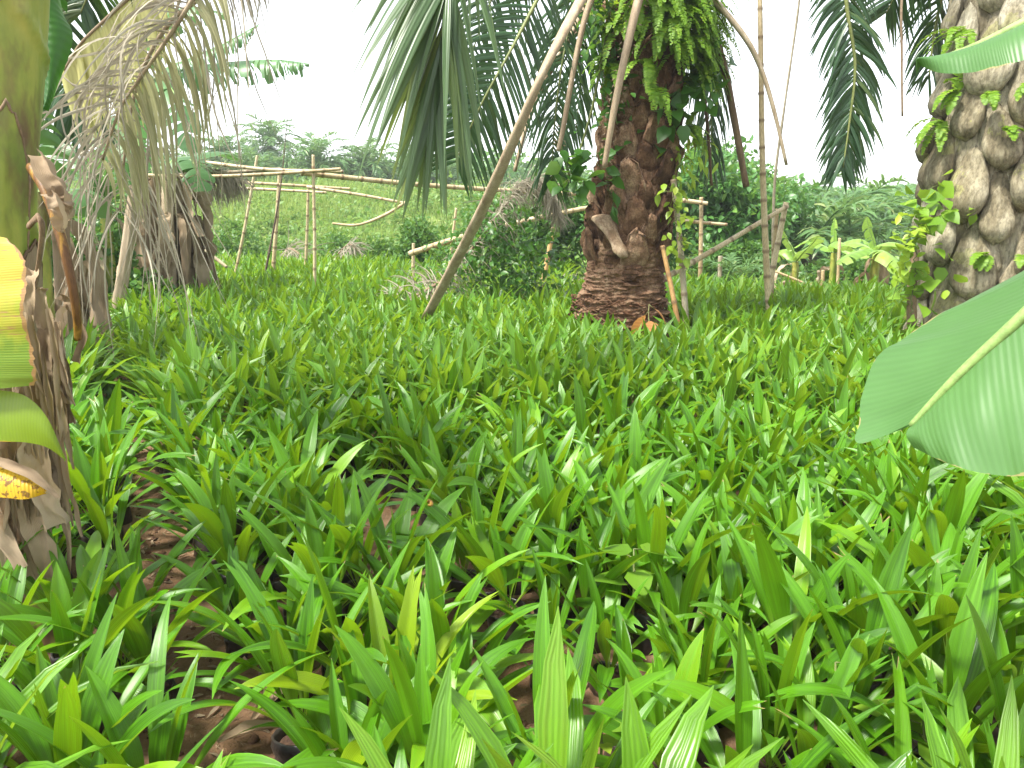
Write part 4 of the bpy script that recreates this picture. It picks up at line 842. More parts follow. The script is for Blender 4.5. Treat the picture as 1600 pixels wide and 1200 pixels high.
pole('bamboo_pole', 'grey bamboo pole with a lime creeper, standing right of the orange-brown short one', 'pole', UG, [at(1074, 532, 7.5), at(1064, 400, 7.5), at(1053, 280, 7.5)], .042, 'bamboo_grey', seed=6, taper=.8)
pole('bamboo_pole', 'short orange-brown bamboo stake propped against the trunk of the palm', 'pole', UG, [at(1064, 528, 7.45), at(1050, 450, 7.55), at(1036, 384, 7.65)], .036, 'bamboo_orange', seed=7)
pole('bamboo_pole', 'tallest bamboo pole, running up out of the top of the picture', 'pole', UG, [at(1203, 512, 8.4), at(1196, 380, 8.4), at(1192, 250, 8.4), at(1189, 120, 8.4), at(1186, -60, 8.4)], .05, 'bamboo', seed=8, taper=.6)
pole('bamboo_pole', 'leaning bamboo pole that crosses behind the tallest pole', 'pole', UG, [at(1194, 492, 9.0), at(1209, 410, 9.0), at(1228, 316, 9.0)], .048, 'bamboo', seed=9)
pole('bamboo_pole', 'thin bamboo stick squeezed between the tallest pole and the leaning one', 'pole', UG, [at(1204, 470, 9.1), at(1209, 400, 9.1), at(1215, 326, 9.1)], .036, 'bamboo', seed=10)
pole('bamboo_pole', 'upright bamboo post holding two short rails beside the palm trunk', 'pole', UG, [at(1094, 450, 12.8), at(1095, 380, 12.8), at(1096, 308, 12.8)], .05, 'bamboo', seed=11)
pole('bamboo_pole', 'brown bamboo post under the drooping tip of the overgrown dead frond', 'pole', UG, [at(848, 446, 12.6), at(859, 388, 12.6), at(872, 322, 12.6)], .055, 'bamboo_orange', seed=12)
pole('bamboo_pole', 'short stake carrying the low end of the sloping rail', 'pole', UG, [at(646, 418, 13.0), at(646, 380, 13.0)], .04, 'bamboo', seed=13)
pole('bamboo_pole', 'thin stake seen through the tips of the broad green frond', 'pole', UG, [at(705, 392, 12.6), at(708, 365, 12.6), at(713, 325, 12.6)], .032, 'bamboo', seed=14)
pole('dead_sapling', 'long thin grey stem leaning across the white sky behind the tallest pole', 'dead sapling', None, [at(1206, 470, 9.6), at(1210, 300, 9.6), at(1226, 170, 9.6), at(1246, 30, 9.6), at(1254, -40, 9.6)], .026, 'bamboo_grey', 0, 15, .6)
pole('wooden_post', 'thin whitish post beside the young banana with the upright leaf', 'post', 'thin posts in the clearing', [at(1308, 470, 13.2), at(1312, 372, 13.2)], .04, 'bamboo', 0, 16, .8)
pole('wooden_post', 'short pale stake between the thin white post and the bamboo poles', 'post', 'thin posts in the clearing', [at(1284, 462, 13.4), at(1286, 422, 13.4)], .045, 'bamboo', 0, 17)
pole('wooden_post', 'knee-high stake at the end of a fallen stick', 'post', 'thin posts in the clearing', [at(1240, 458, 13.2), at(1244, 408, 13.2)], .045, 'bamboo', 0, 18)
pole('wooden_post', 'stout grey stump post in the clearing behind the diagonal pole', 'post', 'thin posts in the clearing', [at(1124, 450, 14.5), at(1126, 400, 14.5)], .07, 'bamboo_grey', 0, 19)
pole('wooden_post', 'dark weathered stump post at the foot of the pale grey palm, wrapped in creeper', 'post', None, [at(1424, 540, 6.9), at(1424, 450, 6.95), at(1430, 390, 7.0)], .055, 'petiole_brown', 0, 20)
pole('bamboo_pole', 'long bamboo pole slanting up from the grey pole to the leaning one', 'pole', RG, [at(1030, 440, 8.3), at(1130, 382, 8.6), at(1230, 322, 8.95)], .040, 'bamboo', seed=21, ground=False)
pole('bamboo_rail', 'longest upper rail, reaching from the banana clump to the nearest upright post', 'rail', RG, [at(160, 271, 10.4), at(300, 276, 10.5), at(420, 272, 10.6), at(532, 264, 10.7)], .034, 'bamboo', seed=22, ground=False)
pole('bamboo_rail', 'upper rail that slopes gently down to the nearest upright post', 'rail', RG, [at(322, 254, 10.9), at(420, 265, 10.85), at(536, 268, 10.8)], .034, 'bamboo', seed=23, ground=False)
pole('bamboo_rail', 'brownish rail lying just above the longest one over the thatch', 'rail', RG, [at(240, 276, 11.2), at(330, 271, 11.2), at(440, 264, 11.0)], .036, 'bamboo_grey', seed=24, ground=False)
pole('bamboo_rail', 'long rail running from the nearest upright post behind the fronds towards the palm trunk', 'rail', RG, [at(470, 270, 10.8), at(650, 288, 11.4), at(800, 298, 12.0), at(960, 306, 12.7)], .046, 'bamboo', seed=25, ground=False)
pole('bamboo_rail', 'short rail between the palm trunk and the upright post', 'rail', RG, [at(1030, 312, 12.7), at(1065, 313, 12.75), at(1106, 318, 12.7)], .05, 'bamboo', seed=26, ground=False)
pole('bamboo_rail', 'lower of the two short rails beside the palm trunk', 'rail', RG, [at(1030, 340, 12.8), at(1080, 346, 12.85), at(1136, 351, 12.9)], .038, 'bamboo', seed=27, ground=False)
pole('bamboo_rail', 'second rail of the far side, ending a little past the nearest upright post', 'rail', RG, [at(345, 283, 13.9), at(450, 289, 14.0), at(547, 295, 14.1)], .036, 'bamboo', seed=28, ground=False)
pole('bamboo_rail', 'lowest rail of the far side, sloping down towards the crooked branch', 'rail', RG, [at(480, 292, 13.5), at(560, 304, 13.5), at(636, 318, 13.5)], .036, 'bamboo', seed=29, ground=False)
pole('bamboo_rail', 'pale level rail low behind the leaning post', 'rail', RG, [at(374, 294, 14.4), at(440, 297, 14.4), at(510, 301, 14.4)], .036, 'bamboo', seed=30, ground=False)
pole('bamboo_rail', 'thick sloping rail resting on the short stake beneath the broad frond', 'rail', RG, [at(642, 396, 12.9), at(690, 380, 12.3), at(747, 362, 11.8)], .062, 'bamboo', seed=31, ground=False)
pole('bamboo_rail', 'sloping rail passing behind the overgrown dead frond to the palm trunk', 'rail', RG, [at(790, 352, 12.6), at(870, 334, 12.6), at(955, 318, 12.7)], .052, 'bamboo', seed=32, ground=False)
pole('branch', 'crooked bare branch sagging below the far rails', 'branch', None, [at(634, 316, 13.4), at(605, 334, 13.4), at(575, 347, 13.4), at(552, 352, 13.4), at(520, 349, 13.5)], .038, 'bamboo', 0, 33, .7, ground=False)
pole('branch', 'pale fallen stick lying at the foot of the dried banana clump', 'branch', None, [at(330, 398, 11.5), at(312, 384, 11.6), at(296, 372, 11.7)], .035, 'bamboo', 0, 34, .7)
pole('branch', 'pale fallen stick in the clearing behind the bamboo poles', 'branch', None, [at(1256, 442, 12.8), at(1212, 424, 12.9)], .03, 'bamboo', 0, 35, .7)

# ------------------------------------------------------------------ leafy plants: shrubs, creepers, ferns, weeds, trees
def leaf_tpl(n=4, prof=(.12, .9, .8, .04), fold=.25, bend=.25):
    t = np.linspace(0, 1, n); u = np.array([-1, 0, 1.0]); w = np.array(prof) / 2
    V = np.stack([np.broadcast_to(u, (n, 3)) * w[:, None], np.broadcast_to(t[:, None], (n, 3)), np.abs(u)[None] * w[:, None] * fold - bend * t[:, None] ** 2], -1)
    i = np.arange(n - 1)[:, None] * 3; j = np.arange(2)[None]
    Q = np.stack([i + j, i + j + 1, i + j + 4, i + j + 3], -1).reshape(-1, 4)
    uv = np.stack(np.broadcast_arrays((u[None] + 1) / 2, t[:, None]), -1)
    return V.reshape(-1, 3), Q, uv.reshape(-1, 2)
TPL = {'oval': leaf_tpl(4, (.10, .60, .50, .03)), 'heart': leaf_tpl(4, (.45, .86, .55, .03), .2, .2), 'lance': leaf_tpl(4, (.06, .26, .20, .02), .3, .35), 'card': leaf_tpl(3, (.25, .8, .06), .3, .25)}
def put_leaves(m, pos, size, rng, tpl='oval', out=None, updown=0.0, spread=.7, rn=None):
    """leaf copies at pos; out: outward vectors the leaf tips lean to"""
    N = len(pos); o = rng.normal(size=(N, 3)) if out is None else np.asarray(out, float) + rng.normal(size=(N, 3)) * spread
    o[:, 2] += updown; d = nrm(o); up = nrm(np.array([0, 0, 1.0])[None] + rng.normal(size=(N, 3)) * .55)
    s = nrm(np.cross(d, up)); n_ = np.cross(s, d); sz = size * rng.uniform(.6, 1.25, N)
    Mx = np.stack([s, d, n_], -1) * sz[:, None, None]
    V, Q, U = TPL[tpl]; m.inst(V, Q, U, Mx, np.asarray(pos), rng.random(N) if rn is None else rn)
def shrub(name, label, cat, base, rad, n, size, mat='bush', seed=0, tpl='oval', group=None, stems=7, clumps=9, updown=.1, stemr=.018):
    rng = np.random.default_rng(seed); b = np.asarray(base, float); root = empty(name, b, label, cat, group); rad = np.asarray(rad, float)
    cl = []; m = MB(); st = MB()
    for q in range(clumps):
        a = rng.uniform(0, 2 * pi); rr = rng.uniform(.1, .75) ** .7; h = rng.uniform(.25, 1.0)
        c = b + np.array([cos(a) * rr * rad[0], sin(a) * rr * rad[1], h * rad[2] * (1.15 - .5 * rr)]); cl.append((c, rng.uniform(.28, .48)))
    per = n // clumps
    for c, rr in cl:
        v = rng.normal(size=(per, 3)); v = nrm(v) * (rng.uniform(.25, 1.15, (per, 1)) ** .6)
        p = c + v * rad * rr * np.array([1, 1, .75]); p[:, 2] = np.maximum(p[:, 2], b[2] + .03 + .1 * rng.random(per))
        put_leaves(m, p, size, rng, tpl, v, updown, .8, (rng.random() * .45 + rng.random(per) * .55))
    for q in range(stems):
        c = cl[q % len(cl)][0]; st.tube(catmull([b + rng.normal(0, .08, 3) * [1, 1, 0], (b + c) / 2 + rng.normal(0, .08, 3), c], 8), np.linspace(stemr, stemr * .3, 8), 6, rng.random())
    m.build('foliage', M[mat], root, b); st.build('stem', M['bark_far'], root, b); return root
def gz(px, Y, dz=0.0):
    p = at(px, 400, Y); p[2] = float(terrain(p[0], Y)) + dz; return p
SB = 'bushes at the edge of the nursery'
for q, (px, Y, rx, rz, n, sz, lab, mat) in enumerate((
    (345, 19.5, 1.2, 1.25, 2600, .10, 'dense green bush below the thatch of dead fronds', 'bush'),
    (410, 21.0, .9, .9, 1500, .09, 'bush between the leaning bamboo post and the dead dark stem', 'bush'),
    (548, 18.6, 1.1, .95, 2200, .09, 'bush under the crooked bare branch', 'bush'),
    (615, 18.4, .95, .85, 1700, .09, 'low bush just left of the stake that carries the sloping rail', 'bush'),
    (672, 16.2, 1.0, 1.7, 2600, .10, 'tall bush behind the tips of the broad green frond', 'bush'),
    (760, 16.6, 1.0, 1.7, 2600, .10, 'bush standing behind the overgrown dead frond', 'bush'),
    (862, 15.6, 1.1, 1.75, 3400, .12, 'thick dark bush behind the brown bamboo post', 'tree'),
    (925, 15.9, .9, 1.6, 2400, .12, 'thick dark bush half hidden by the trunk of the brown palm', 'tree'),
    (1152, 15.6, .9, .85, 1500, .10, 'bush at the foot of the broad-leaved tree', 'bush'),
    (1365, 14.8, 1.2, .8, 2000, .10, 'low bush around the banana plant with the dead brown leaf', 'bush'),
    (1420, 13.0, .9, .75, 1600, .10, 'bright low bush just left of the pale grey palm', 'bush'),
    (150, 13.0, 1.3, 1.9, 2800, .12, 'leafy bush behind the grey hanging fronds', 'bush'),
    (50, 9.5, 1.1, 1.7, 2400, .12, 'leafy bush behind the dead banana stem with frilled sheaths', 'tree'),
    (205, 9.8, .7, .7, 1300, .12, 'low green bush at the foot of the dried banana stems', 'bush'))):
    shrub('bush', lab, 'bush', gz(px, Y), (rx, rx * .8, rz), int(n * 1.5), sz, mat, 400 + q, 'oval', SB)

def tree(label, base, crown_c, crown_r, n, size, seed, mat='tree', tpl='card', clumps=26, group=None, name='broadleaf_tree'):
    rng = np.random.default_rng(seed); b = np.asarray(base, float); root = empty(name, b, label, 'tree', group); c0 = np.asarray(crown_c, float); r = np.asarray(crown_r, float)
    tm = MB(); tm.tube(catmull([b - [0, 0, .1], (b + c0) / 2 + rng.normal(0, .12, 3), c0], 14), np.linspace(.16, .06, 14) * r[2] / 1.6, 9, .5); m = MB(); per = n // clumps
    for q in range(clumps):
        v = nrm(rng.normal(size=3)) * rng.uniform(.45, .95); c = c0 + v * r; rr = rng.uniform(.26, .44)
        tm.tube(catmull([c0 - [0, 0, r[2] * .35], (c0 + c) / 2 + rng.normal(0, .1, 3), c], 8), np.linspace(.05, .012, 8) * r[2] / 1.6, 6, .5)
        w = nrm(rng.normal(size=(per, 3))) * rng.uniform(.2, 1.1, (per, 1)) ** .6; p = c + w * r * rr * np.array([1, 1, .7])
        put_leaves(m, p, size, rng, tpl, w * .7 + [0, 0, -.2], 0, .7, rng.random() * .5 + rng.random(per) * .5)
    m.build('crown', M[mat], root, b); tm.build('trunk', M['bark_far'], root, b); return root
tree('round broad-leaved tree close behind the two short rails', gz(1110, 19), at(1108, 325, 19), (1.7, 1.5, 1.75), 9000, .17, 501, tpl='oval', clumps=34)
tree('broad-leaved tree showing between the brown palm and the tall bamboo pole', gz(1165, 22), at(1168, 335, 22), (1.5, 1.4, 1.3), 5000, .17, 502, tpl='oval')

# --- palms further away: a few crowns, each copied
def far_palm_meshes(seed, nf, fl, ll, up, hang, trunk_h, mat):
    rng = np.random.default_rng(seed); cr, tr = MB(), MB()
    for q in range(nf):
        az = q * 2.4 + rng.uniform(-.2, .2); e = up - (up + hang) * (q / (nf - 1)) + rng.uniform(-.1, .1); h = np.array([cos(az), sin(az), 0])
        L = fl * rng.uniform(.85, 1.1); p = np.array([0, 0, trunk_h]); pts = [p]
        for k_ in range(5):
            p = p + (h * cos(e) + np.array([0, 0, sin(e)])) * L / 5; e -= .24 + .05 * k_; pts.append(p)
        frond(cr, cr, pts, n=24, ll=ll, lw=ll * .13, t0=.15, g=.9, a0=.35, a1=1.0, vee=.2, rad=(fl * .011, fl * .003), segs=4, m=2, k=5, seed=seed * 50 + q, jit=.15)
    tr.tube(catmull([[0, 0, -.3], [rng.normal(0, .06), rng.normal(0, .06), trunk_h * .5], [0, 0, trunk_h]], 16), np.linspace(.34, .22, 16) * (1 + .12 * np.sin(np.arange(16) * 2.1)) * min(1, fl / 3.2), 10, .5)
    return cr.mesh('crown', mat), tr.mesh('trunk', M['bark_far'])
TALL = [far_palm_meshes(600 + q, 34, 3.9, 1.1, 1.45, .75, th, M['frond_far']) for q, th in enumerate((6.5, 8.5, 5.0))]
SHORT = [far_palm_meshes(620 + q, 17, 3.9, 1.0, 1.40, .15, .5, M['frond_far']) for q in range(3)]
def far_palm(meshes, pos, rz, sc, label, group):
    e = empty('oil_palm', pos, label, 'palm tree', group); e.rotation_euler = (0, 0, rz); e.scale = (sc,) * 3
    for nme, me in zip(('crown', 'trunk'), meshes):
        o = bpy.data.objects.new(nme, me); COL.objects.link(o); o.parent = e
rf = np.random.default_rng(44)
GL, GR = 'hazy palms standing beyond the grassy rise', 'dense low palms of the grove'
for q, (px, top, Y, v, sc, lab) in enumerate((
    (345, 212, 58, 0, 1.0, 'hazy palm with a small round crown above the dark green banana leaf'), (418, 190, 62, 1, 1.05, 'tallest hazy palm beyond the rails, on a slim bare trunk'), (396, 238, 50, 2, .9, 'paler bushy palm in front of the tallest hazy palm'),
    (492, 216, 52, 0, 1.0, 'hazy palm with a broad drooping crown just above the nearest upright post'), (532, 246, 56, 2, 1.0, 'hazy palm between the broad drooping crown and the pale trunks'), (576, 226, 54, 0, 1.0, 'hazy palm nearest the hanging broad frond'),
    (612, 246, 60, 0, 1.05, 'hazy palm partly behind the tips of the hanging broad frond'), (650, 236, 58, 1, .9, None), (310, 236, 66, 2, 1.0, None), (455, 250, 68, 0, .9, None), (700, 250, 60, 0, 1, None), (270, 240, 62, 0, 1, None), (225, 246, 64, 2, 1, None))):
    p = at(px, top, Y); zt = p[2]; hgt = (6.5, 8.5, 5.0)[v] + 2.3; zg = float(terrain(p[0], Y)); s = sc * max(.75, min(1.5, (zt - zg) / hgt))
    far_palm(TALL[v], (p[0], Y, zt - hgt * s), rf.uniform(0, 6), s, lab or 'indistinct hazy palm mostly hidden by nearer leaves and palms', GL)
for q, (px, Y, sc, lab) in enumerate((
    (1150, 14.6, .34, 'small bushy palm between the diagonal pole and the broad-leaved tree'), (1214, 25, .9, 'palm with upright fronds just behind the leaning bamboo pole'), (1268, 22, .95, 'palm with a wide arching feathery frond in the middle of the grove'),
    (1326, 24, .98, 'palm with a pale hanging frond behind the young upright banana leaf'), (1238, 33, 1.05, None), (1296, 32, 1.0, None), (1352, 31, .92, None), (1402, 29, .9, None), (1450, 33, .95, None), (1185, 35, 1.1, None), (1375, 43, 1.15, None), (1500, 34, 1.0, None), (1130, 38, 1.1, None), (1600, 32, 1.0, None))):
    p = gz(px, Y); far_palm(SHORT[q % 3], p, rf.uniform(0, 6), sc * .82, lab or 'dark feathery palm merging with its neighbours in the grove beyond the clearing', GR)
# distant woods closing the view
rw = np.random.default_rng(70); m = MB(); N = 60000
x = rw.uniform(-105, 120, N); y = 82 + rw.uniform(0, 22, N); hh = 2.6 + 1.7 * fbm(np.stack([x * .09, y * .06, 0 * x], -1), 3, 5) - 1.0 * sstep(0, 40, x)
z = terrain(x, y) + hh * rw.uniform(0, 1, N) ** .6
put_leaves(m, np.stack([x, y, z], -1), .62, rw, 'card', None, .1)
tag(m.build('distant_woods', M['tree']), 'pale hazy line of distant trees along the horizon', 'woods', kind='stuff')
# tall grass on the rise, shorter grass in the clearing
def grass(x, y, hgt, wid, seed):
    r = np.random.default_rng(seed); N = len(x); b = np.stack([x, y, terrain(x, y)], -1); a = r.uniform(0, 2 * pi, N); ln = np.asarray(hgt) * r.uniform(.5, 1.3, N); lean = r.uniform(.05, .7, N)
    h = np.stack([np.cos(a), np.sin(a), 0 * a], -1); sd = np.stack([-np.sin(a), np.cos(a), 0 * a], -1); P = np.zeros((N, 4, 2, 3))
    for i, t in enumerate((0, .4, .75, 1)):
        c = b + h * (lean * ln * t ** 1.8)[:, None] + np.array([0, 0, 1.0]) * (ln * t * (1 - .25 * lean * t))[:, None]
        w = wid * (1 - .9 * t ** 2); P[:, i, 0] = c - sd * w / 2; P[:, i, 1] = c + sd * w / 2
    return P, r.random(N)
m = MB(); rg = np.random.default_rng(80)
N = 30000; Y_ = 19 + 27 * rg.random(N) ** 1.1; X_ = (rg.uniform(150, 1000, N) - 800) / F * Y_ * 1.03
k_ = vnoise(np.stack([X_ * .5, Y_ * .4, 0 * X_], -1), 31) > -.55; pn = fbm(np.stack([X_[k_] * .35, Y_[k_] * .25, 0 * X_[k_]], -1), 3, 33); P, r_ = grass(X_[k_], Y_[k_], np.clip(.55 + .5 * pn, .16, 1.3), .026, 81); m.grids(P, np.clip(.5 + .42 * pn + .3 * (r_ - .5), 0, .999))
N = 9000; Y_ = rg.uniform(13.2, 30, N); X_ = (rg.uniform(1020, 1640, N) - 800) / F * Y_ * 1.03; P, r_ = grass(X_, Y_, .26, .02, 82); m.grids(P, r_)
N = 7000; Y_ = rg.uniform(16.5, 20, N); X_ = (rg.uniform(260, 1000, N) - 800) / F * Y_ * 1.03; P, r_ = grass(X_, Y_, .3, .022, 83); m.grids(P, r_)
N = 2600; X_ = -2.6 - 1.2 * rg.random(N) * 3; Y_ = rg.uniform(5.5, 12, N); P, r_ = grass(X_ - .3 * Y_ * .55, Y_, .3, .016, 84); m.grids(P, r_)
tag(m.build('grass', M['grass']), 'tall pale green grass on the rise and in the clearing', 'grass', kind='stuff')
# weedy ground cover at the rim of the nursery
m = MB(); N = 9000; Y_ = rg.uniform(14.5, 21, N); X_ = (rg.uniform(240, 1500, N) - 800) / F * Y_ * 1.03; kk = fbm(np.stack([X_ * .7, Y_ * .7, 0 * X_], -1), 2, 41) > -.1; X_, Y_ = X_[kk], Y_[kk]
put_leaves(m, np.stack([X_, Y_, terrain(X_, Y_) + rg.uniform(.02, .4, len(X_))], -1), .11, rg, 'oval', None, .2)
N = 2200; Y_ = rg.uniform(5.8, 10, N); X_ = rg.uniform(3.3, 5.6, N) * Y_ / 7.3; put_leaves(m, np.stack([X_, Y_, rg.uniform(.02, .35, N)], -1), .10, rg, 'oval', None, .2)
N = 1800; Y_ = rg.uniform(5.2, 10, N); X_ = -(.34 + .26 * rg.random(N)) * Y_ - .9; put_leaves(m, np.stack([X_, Y_, rg.uniform(.02, .3, N)], -1), .10, rg, 'oval', None, .2)
m2 = MB(); N = 520; cy = 19.5 + 22 * rg.random(N) ** 1.1; cx = (rg.uniform(150, 1000, N) - 800) / F * cy * 1.03; rr = rg.uniform(.3, .8, N) + .6 * (rg.random(N) > .8); per = 75
pp = np.repeat(np.stack([cx, cy, terrain(cx, cy)], -1), per, 0); vv = nrm(rg.normal(size=(N * per, 3))) * (rg.random((N * per, 1)) ** .4) * np.repeat(rr, per)[:, None]; vv[:, 2] = np.abs(vv[:, 2]) * 1.0
put_leaves(m2, pp + vv, .19, rg, 'oval', vv, .1, .8, np.repeat(rg.random(N) * .7, per) + .3 * rg.random(N * per))
tag(m2.build('scrub_undergrowth', M['scrub']), 'messy pale green scrub covering the rise behind the rails', 'undergrowth', kind='stuff')
tag(m.build('weeds', M['bush']), 'low leafy weeds covering the rim of the nursery', 'weeds', kind='stuff')

# --- ferns rooted on the palm trunks
def on_trunk(px, py, which, extra=.05):
    Yc, Rz, axp = (8.0, RzC, pa) if which == 1 else (7.3, RzR, pa2)
    p = at(px, py, Yc); C = catmull(axp, 200); i = int(np.argmin(np.abs(C[:, 2] - p[2]))); c = C[i]; R_ = Rz(max(p[2], 0)) + extra
    dx = np.clip(p[0] - c[0], -R_ * .98, R_ * .98); q = np.array([c[0] + dx, c[1] - math.sqrt(max(R_ ** 2 - dx ** 2, 1e-4)), p[2]])
    return q, nrm(q - np.array([c[0], c[1], q[2]]))
def fern(px, py, which, nf, L, label, seed, mat='fern', w=.05, g=1.2, extra=.05):
    rng = np.random.default_rng(seed); o, nn = on_trunk(px, py, which, extra); m = MB()
    for q in range(nf):
        d = nrm(nn + rng.normal(0, .55, 3) + [0, 0, .35]); ln = L * rng.uniform(.6, 1.15); p = o.copy(); pts = [p]; vv = d
        for k_ in range(6): p = p + vv * ln / 6; vv = nrm(vv + np.array([0, 0, -1.0]) * g * .33); pts.append(p)
        frond(m, m, pts, n=24, ll=w * 1.15, lw=.026, t0=.08, g=.6, a0=.1, a1=.5, vee=.0, rad=(.004, .0015), segs=3, m=2, k=4, seed=seed * 9 + q, jit=.08, lens=([0, .1, .6, 1], [.7, 1, .9, .25]), twist=.1)
    return tag(m.build('fern', M[mat], None, o), label, 'fern', 'ferns growing on the palm trunks')
for q, (px, py, nf, L, lab) in enumerate((
    (1012, 18, 9, .52, 'fern at the top middle of the brown trunk, fronds hanging straight down'), (1040, 30, 9, .50, 'fern beside the pale thorny stalk, hanging in a bright curtain'), (1066, 12, 9, .48, 'uppermost fern at the right-hand rim of the brown trunk'),
    (1058, 72, 10, .46, 'broad bright fern spilling over the front of the brown trunk'), (1080, 52, 9, .5, 'fern arching outward from the flank of the brown trunk'), (1030, 78, 8, .42, 'fern in the middle of the curtain, half way down it'),
    (1072, 118, 8, .36, 'fern just above the big heart-shaped creeper leaves'), (962, 60, 8, .4, 'darker fern on the shaded flank of the brown trunk behind the thorny stalk'), (950, 110, 7, .36, 'lowest fern on the shaded flank of the brown trunk'),
    (1000, 120, 5, .40, 'sparse fern dangling two thin fronds over bare bark'), (1066, 205, 7, .34, 'yellow-green fern low on the right flank of the brown trunk'), (1006, 160, 3, .42, 'lone narrow fern fronds hanging lowest on the bare bark'))):
    fern(px, py, 1, int(nf * 1.7), L * 1.1, lab, 700 + q, extra=.16)
for q in range(11):
    fern((1000, 1022, 1046, 1070, 1086, 1096, 1034, 1012, 1060, 1090, 985)[q], (-14, 44, 2, 36, 24, 84, 52, 56, 96, 100, 30)[q], 1, 13, .5, 'bright green fern in the thick hanging curtain at the top of the brown trunk', 780 + q, extra=.2)
for q, (px, py, nf, L, lab) in enumerate((
    (1490, 62, 8, .42, 'fern sticking out from the pale grey trunk above the thin green banana leaf'), (1462, 195, 8, .36, 'fern with fanned fronds on the edge of the pale grey trunk'), (1476, 150, 6, .34, 'fern on the pale grey trunk under the tip of the thin banana leaf'),
    (1500, 160, 3, .26, 'small bright fern between pale leaf bases'), (1515, 215, 3, .2, 'tiny fern frond at the middle of the pale grey trunk'), (1545, 150, 3, .22, 'small fern on the pale trunk close to the edge of view'),
    (1588, 20, 6, .35, 'fern hanging high on the pale trunk at its far side'), (1490, 395, 4, .24, 'little yellow-green fern low on the pale trunk'), (1532, 395, 3, .2, 'single feathery fern frond low between two pale leaf bases'), (1585, 350, 5, .3, 'fern at the edge of view above the huge banana leaf'))):
    fern(px, py, 2, nf, L, lab, 740 + q, extra=.13)

# --- creepers
def creeper(name, label, cat, path, n, size, spread, mat='creeper', tpl='heart', seed=0, updown=-.5, out=(0, -1, 0), stemr=.006, group=None):
    rng = np.random.default_rng(seed); C = catmull(path, 50); root = empty(name, C[0], label, cat, group); st = MB(); st.tube(C + .01 * rng.normal(size=C.shape), np.linspace(stemr, stemr * .5, 50), 6, .5)
    p = C[rng.integers(0, 50, n)] + rng.normal(size=(n, 3)) * np.asarray(spread); m = MB(); put_leaves(m, p, size, rng, tpl, np.broadcast_to(np.asarray(out, float), (n, 3)), updown, .7)
    for q in range(0, n, max(1, n // 14)):
        c = C[int(np.argmin(((C - p[q]) ** 2).sum(1)))]; st.tube(np.array([c, (c + p[q]) / 2 + [0, 0, .01], p[q]]), [.003, .003, .002], 5, .5)
    m.build('foliage', M[mat], root, C[0]); st.build('stem', M['petiole_green'], root, C[0]); return root
CG = 'creepers climbing on trunks and dead fronds'
t1 = lambda px, py, e=.12: on_trunk(px, py, 1, e)[0]
t2 = lambda px, py, e=.16: on_trunk(px, py, 2, e)[0]
creeper('creeper', 'creeper with big heart-shaped leaves on the right flank of the brown trunk', 'creeper', [t1(1030, 190), t1(1056, 150), t1(1076, 110), at(1100, 90, 7.7), at(1112, 150, 7.65)], 90, .15, (.11, .08, .12), 'creeper', 'heart', 801, -.6, group=CG)
creeper('creeper', 'creeper with drooping yellow-green leaves halfway up the right side of the brown trunk', 'creeper', [t1(1048, 330), t1(1052, 280), t1(1058, 240), at(1082, 225, 7.7), at(1100, 240, 7.7)], 70, .13, (.08, .05, .09), 'lime', 'lance', 802, -.8, group=CG)
creeper('creeper', 'dark creeper massed on the left shoulder of the brown trunk', 'creeper', [t1(958, 200), t1(950, 140), t1(945, 80), at(930, 30, 7.7), at(940, -30, 7.8)], 240, .11, (.13, .10, .16), 'creeper', 'oval', 803, -.3, group=CG)
creeper('creeper', 'lime creeper sprays at the very top of the brown trunk', 'creeper', [at(945, 40, 7.6), at(958, 10, 7.5), at(975, -20, 7.5)], 70, .08, (.1, .06, .1), 'lime', 'oval', 804, 0, group=CG)
creeper('creeper', 'round-leaved creeper at the left edge of the brown trunk beside the rail ends', 'creeper', [at(960, 320, 7.6), at(950, 285, 7.55), at(956, 262, 7.55)], 9, .15, (.03, .03, .05), 'creeper', 'oval', 805, -1, group=CG)
creeper('creeper', 'creeper with large lobed leaves hanging left of the brown trunk', 'creeper', [at(935, 240, 7.6), at(905, 258, 7.5), at(890, 275, 7.5), at(915, 290, 7.5)], 34, .17, (.12, .06, .06), 'creeper', 'heart', 806, -.6, group=CG)
creeper('creeper', 'lime creeper twining down the grey bamboo pole', 'creeper', [at(1052, 300, 7.45), at(1056, 340, 7.42), at(1062, 370, 7.42), at(1068, 400, 7.42)], 44, .10, (.07, .03, .08), 'lime', 'oval', 807, -.8, group=CG)
creeper('creeper', 'leafy creeper wrapping the dark stump post by the pale grey palm', 'creeper', [at(1426, 500, 6.85), at(1428, 440, 6.85), at(1432, 380, 6.9), at(1440, 320, 6.9), at(1446, 300, 6.9)], 62, .16, (.12, .08, .10), 'fern', 'heart', 808, -.2, group=CG)
creeper('creeper', 'lime creeper tips around the top of the dark stump post', 'creeper', [at(1410, 420, 6.8), at(1418, 380, 6.75), at(1424, 340, 6.8)], 60, .11, (.08, .05, .1), 'lime', 'oval', 809, -.2, group=CG)
creeper('creeper', 'creeper with pale leaves low on the pale grey palm, over the banana leaf', 'creeper', [t2(1570, 440), t2(1590, 420), t2(1610, 400)], 50, .14, (.1, .05, .08), 'lime', 'heart', 810, -.2, group=CG)
for q, (px, py, lab) in enumerate(((1484, 325, 'star-shaped lime sprig on the pale grey trunk, with drooping second tuft'), (1548, 318, 'smaller lime sprig on the pale grey trunk, nearer the edge of view'))):
    o, nn = on_trunk(px, py, 2, .10); m = MB(); rng = np.random.default_rng(820 + q); N = 12 - 3 * q
    put_leaves(m, np.repeat(o[None], N, 0) + rng.normal(0, .035, (N, 3)), .12, rng, 'oval', np.repeat(nn[None], N, 0) * .5, 0, .9); tag(m.build('seedling_sprig', M['lime'], None, o), lab, 'sprig')

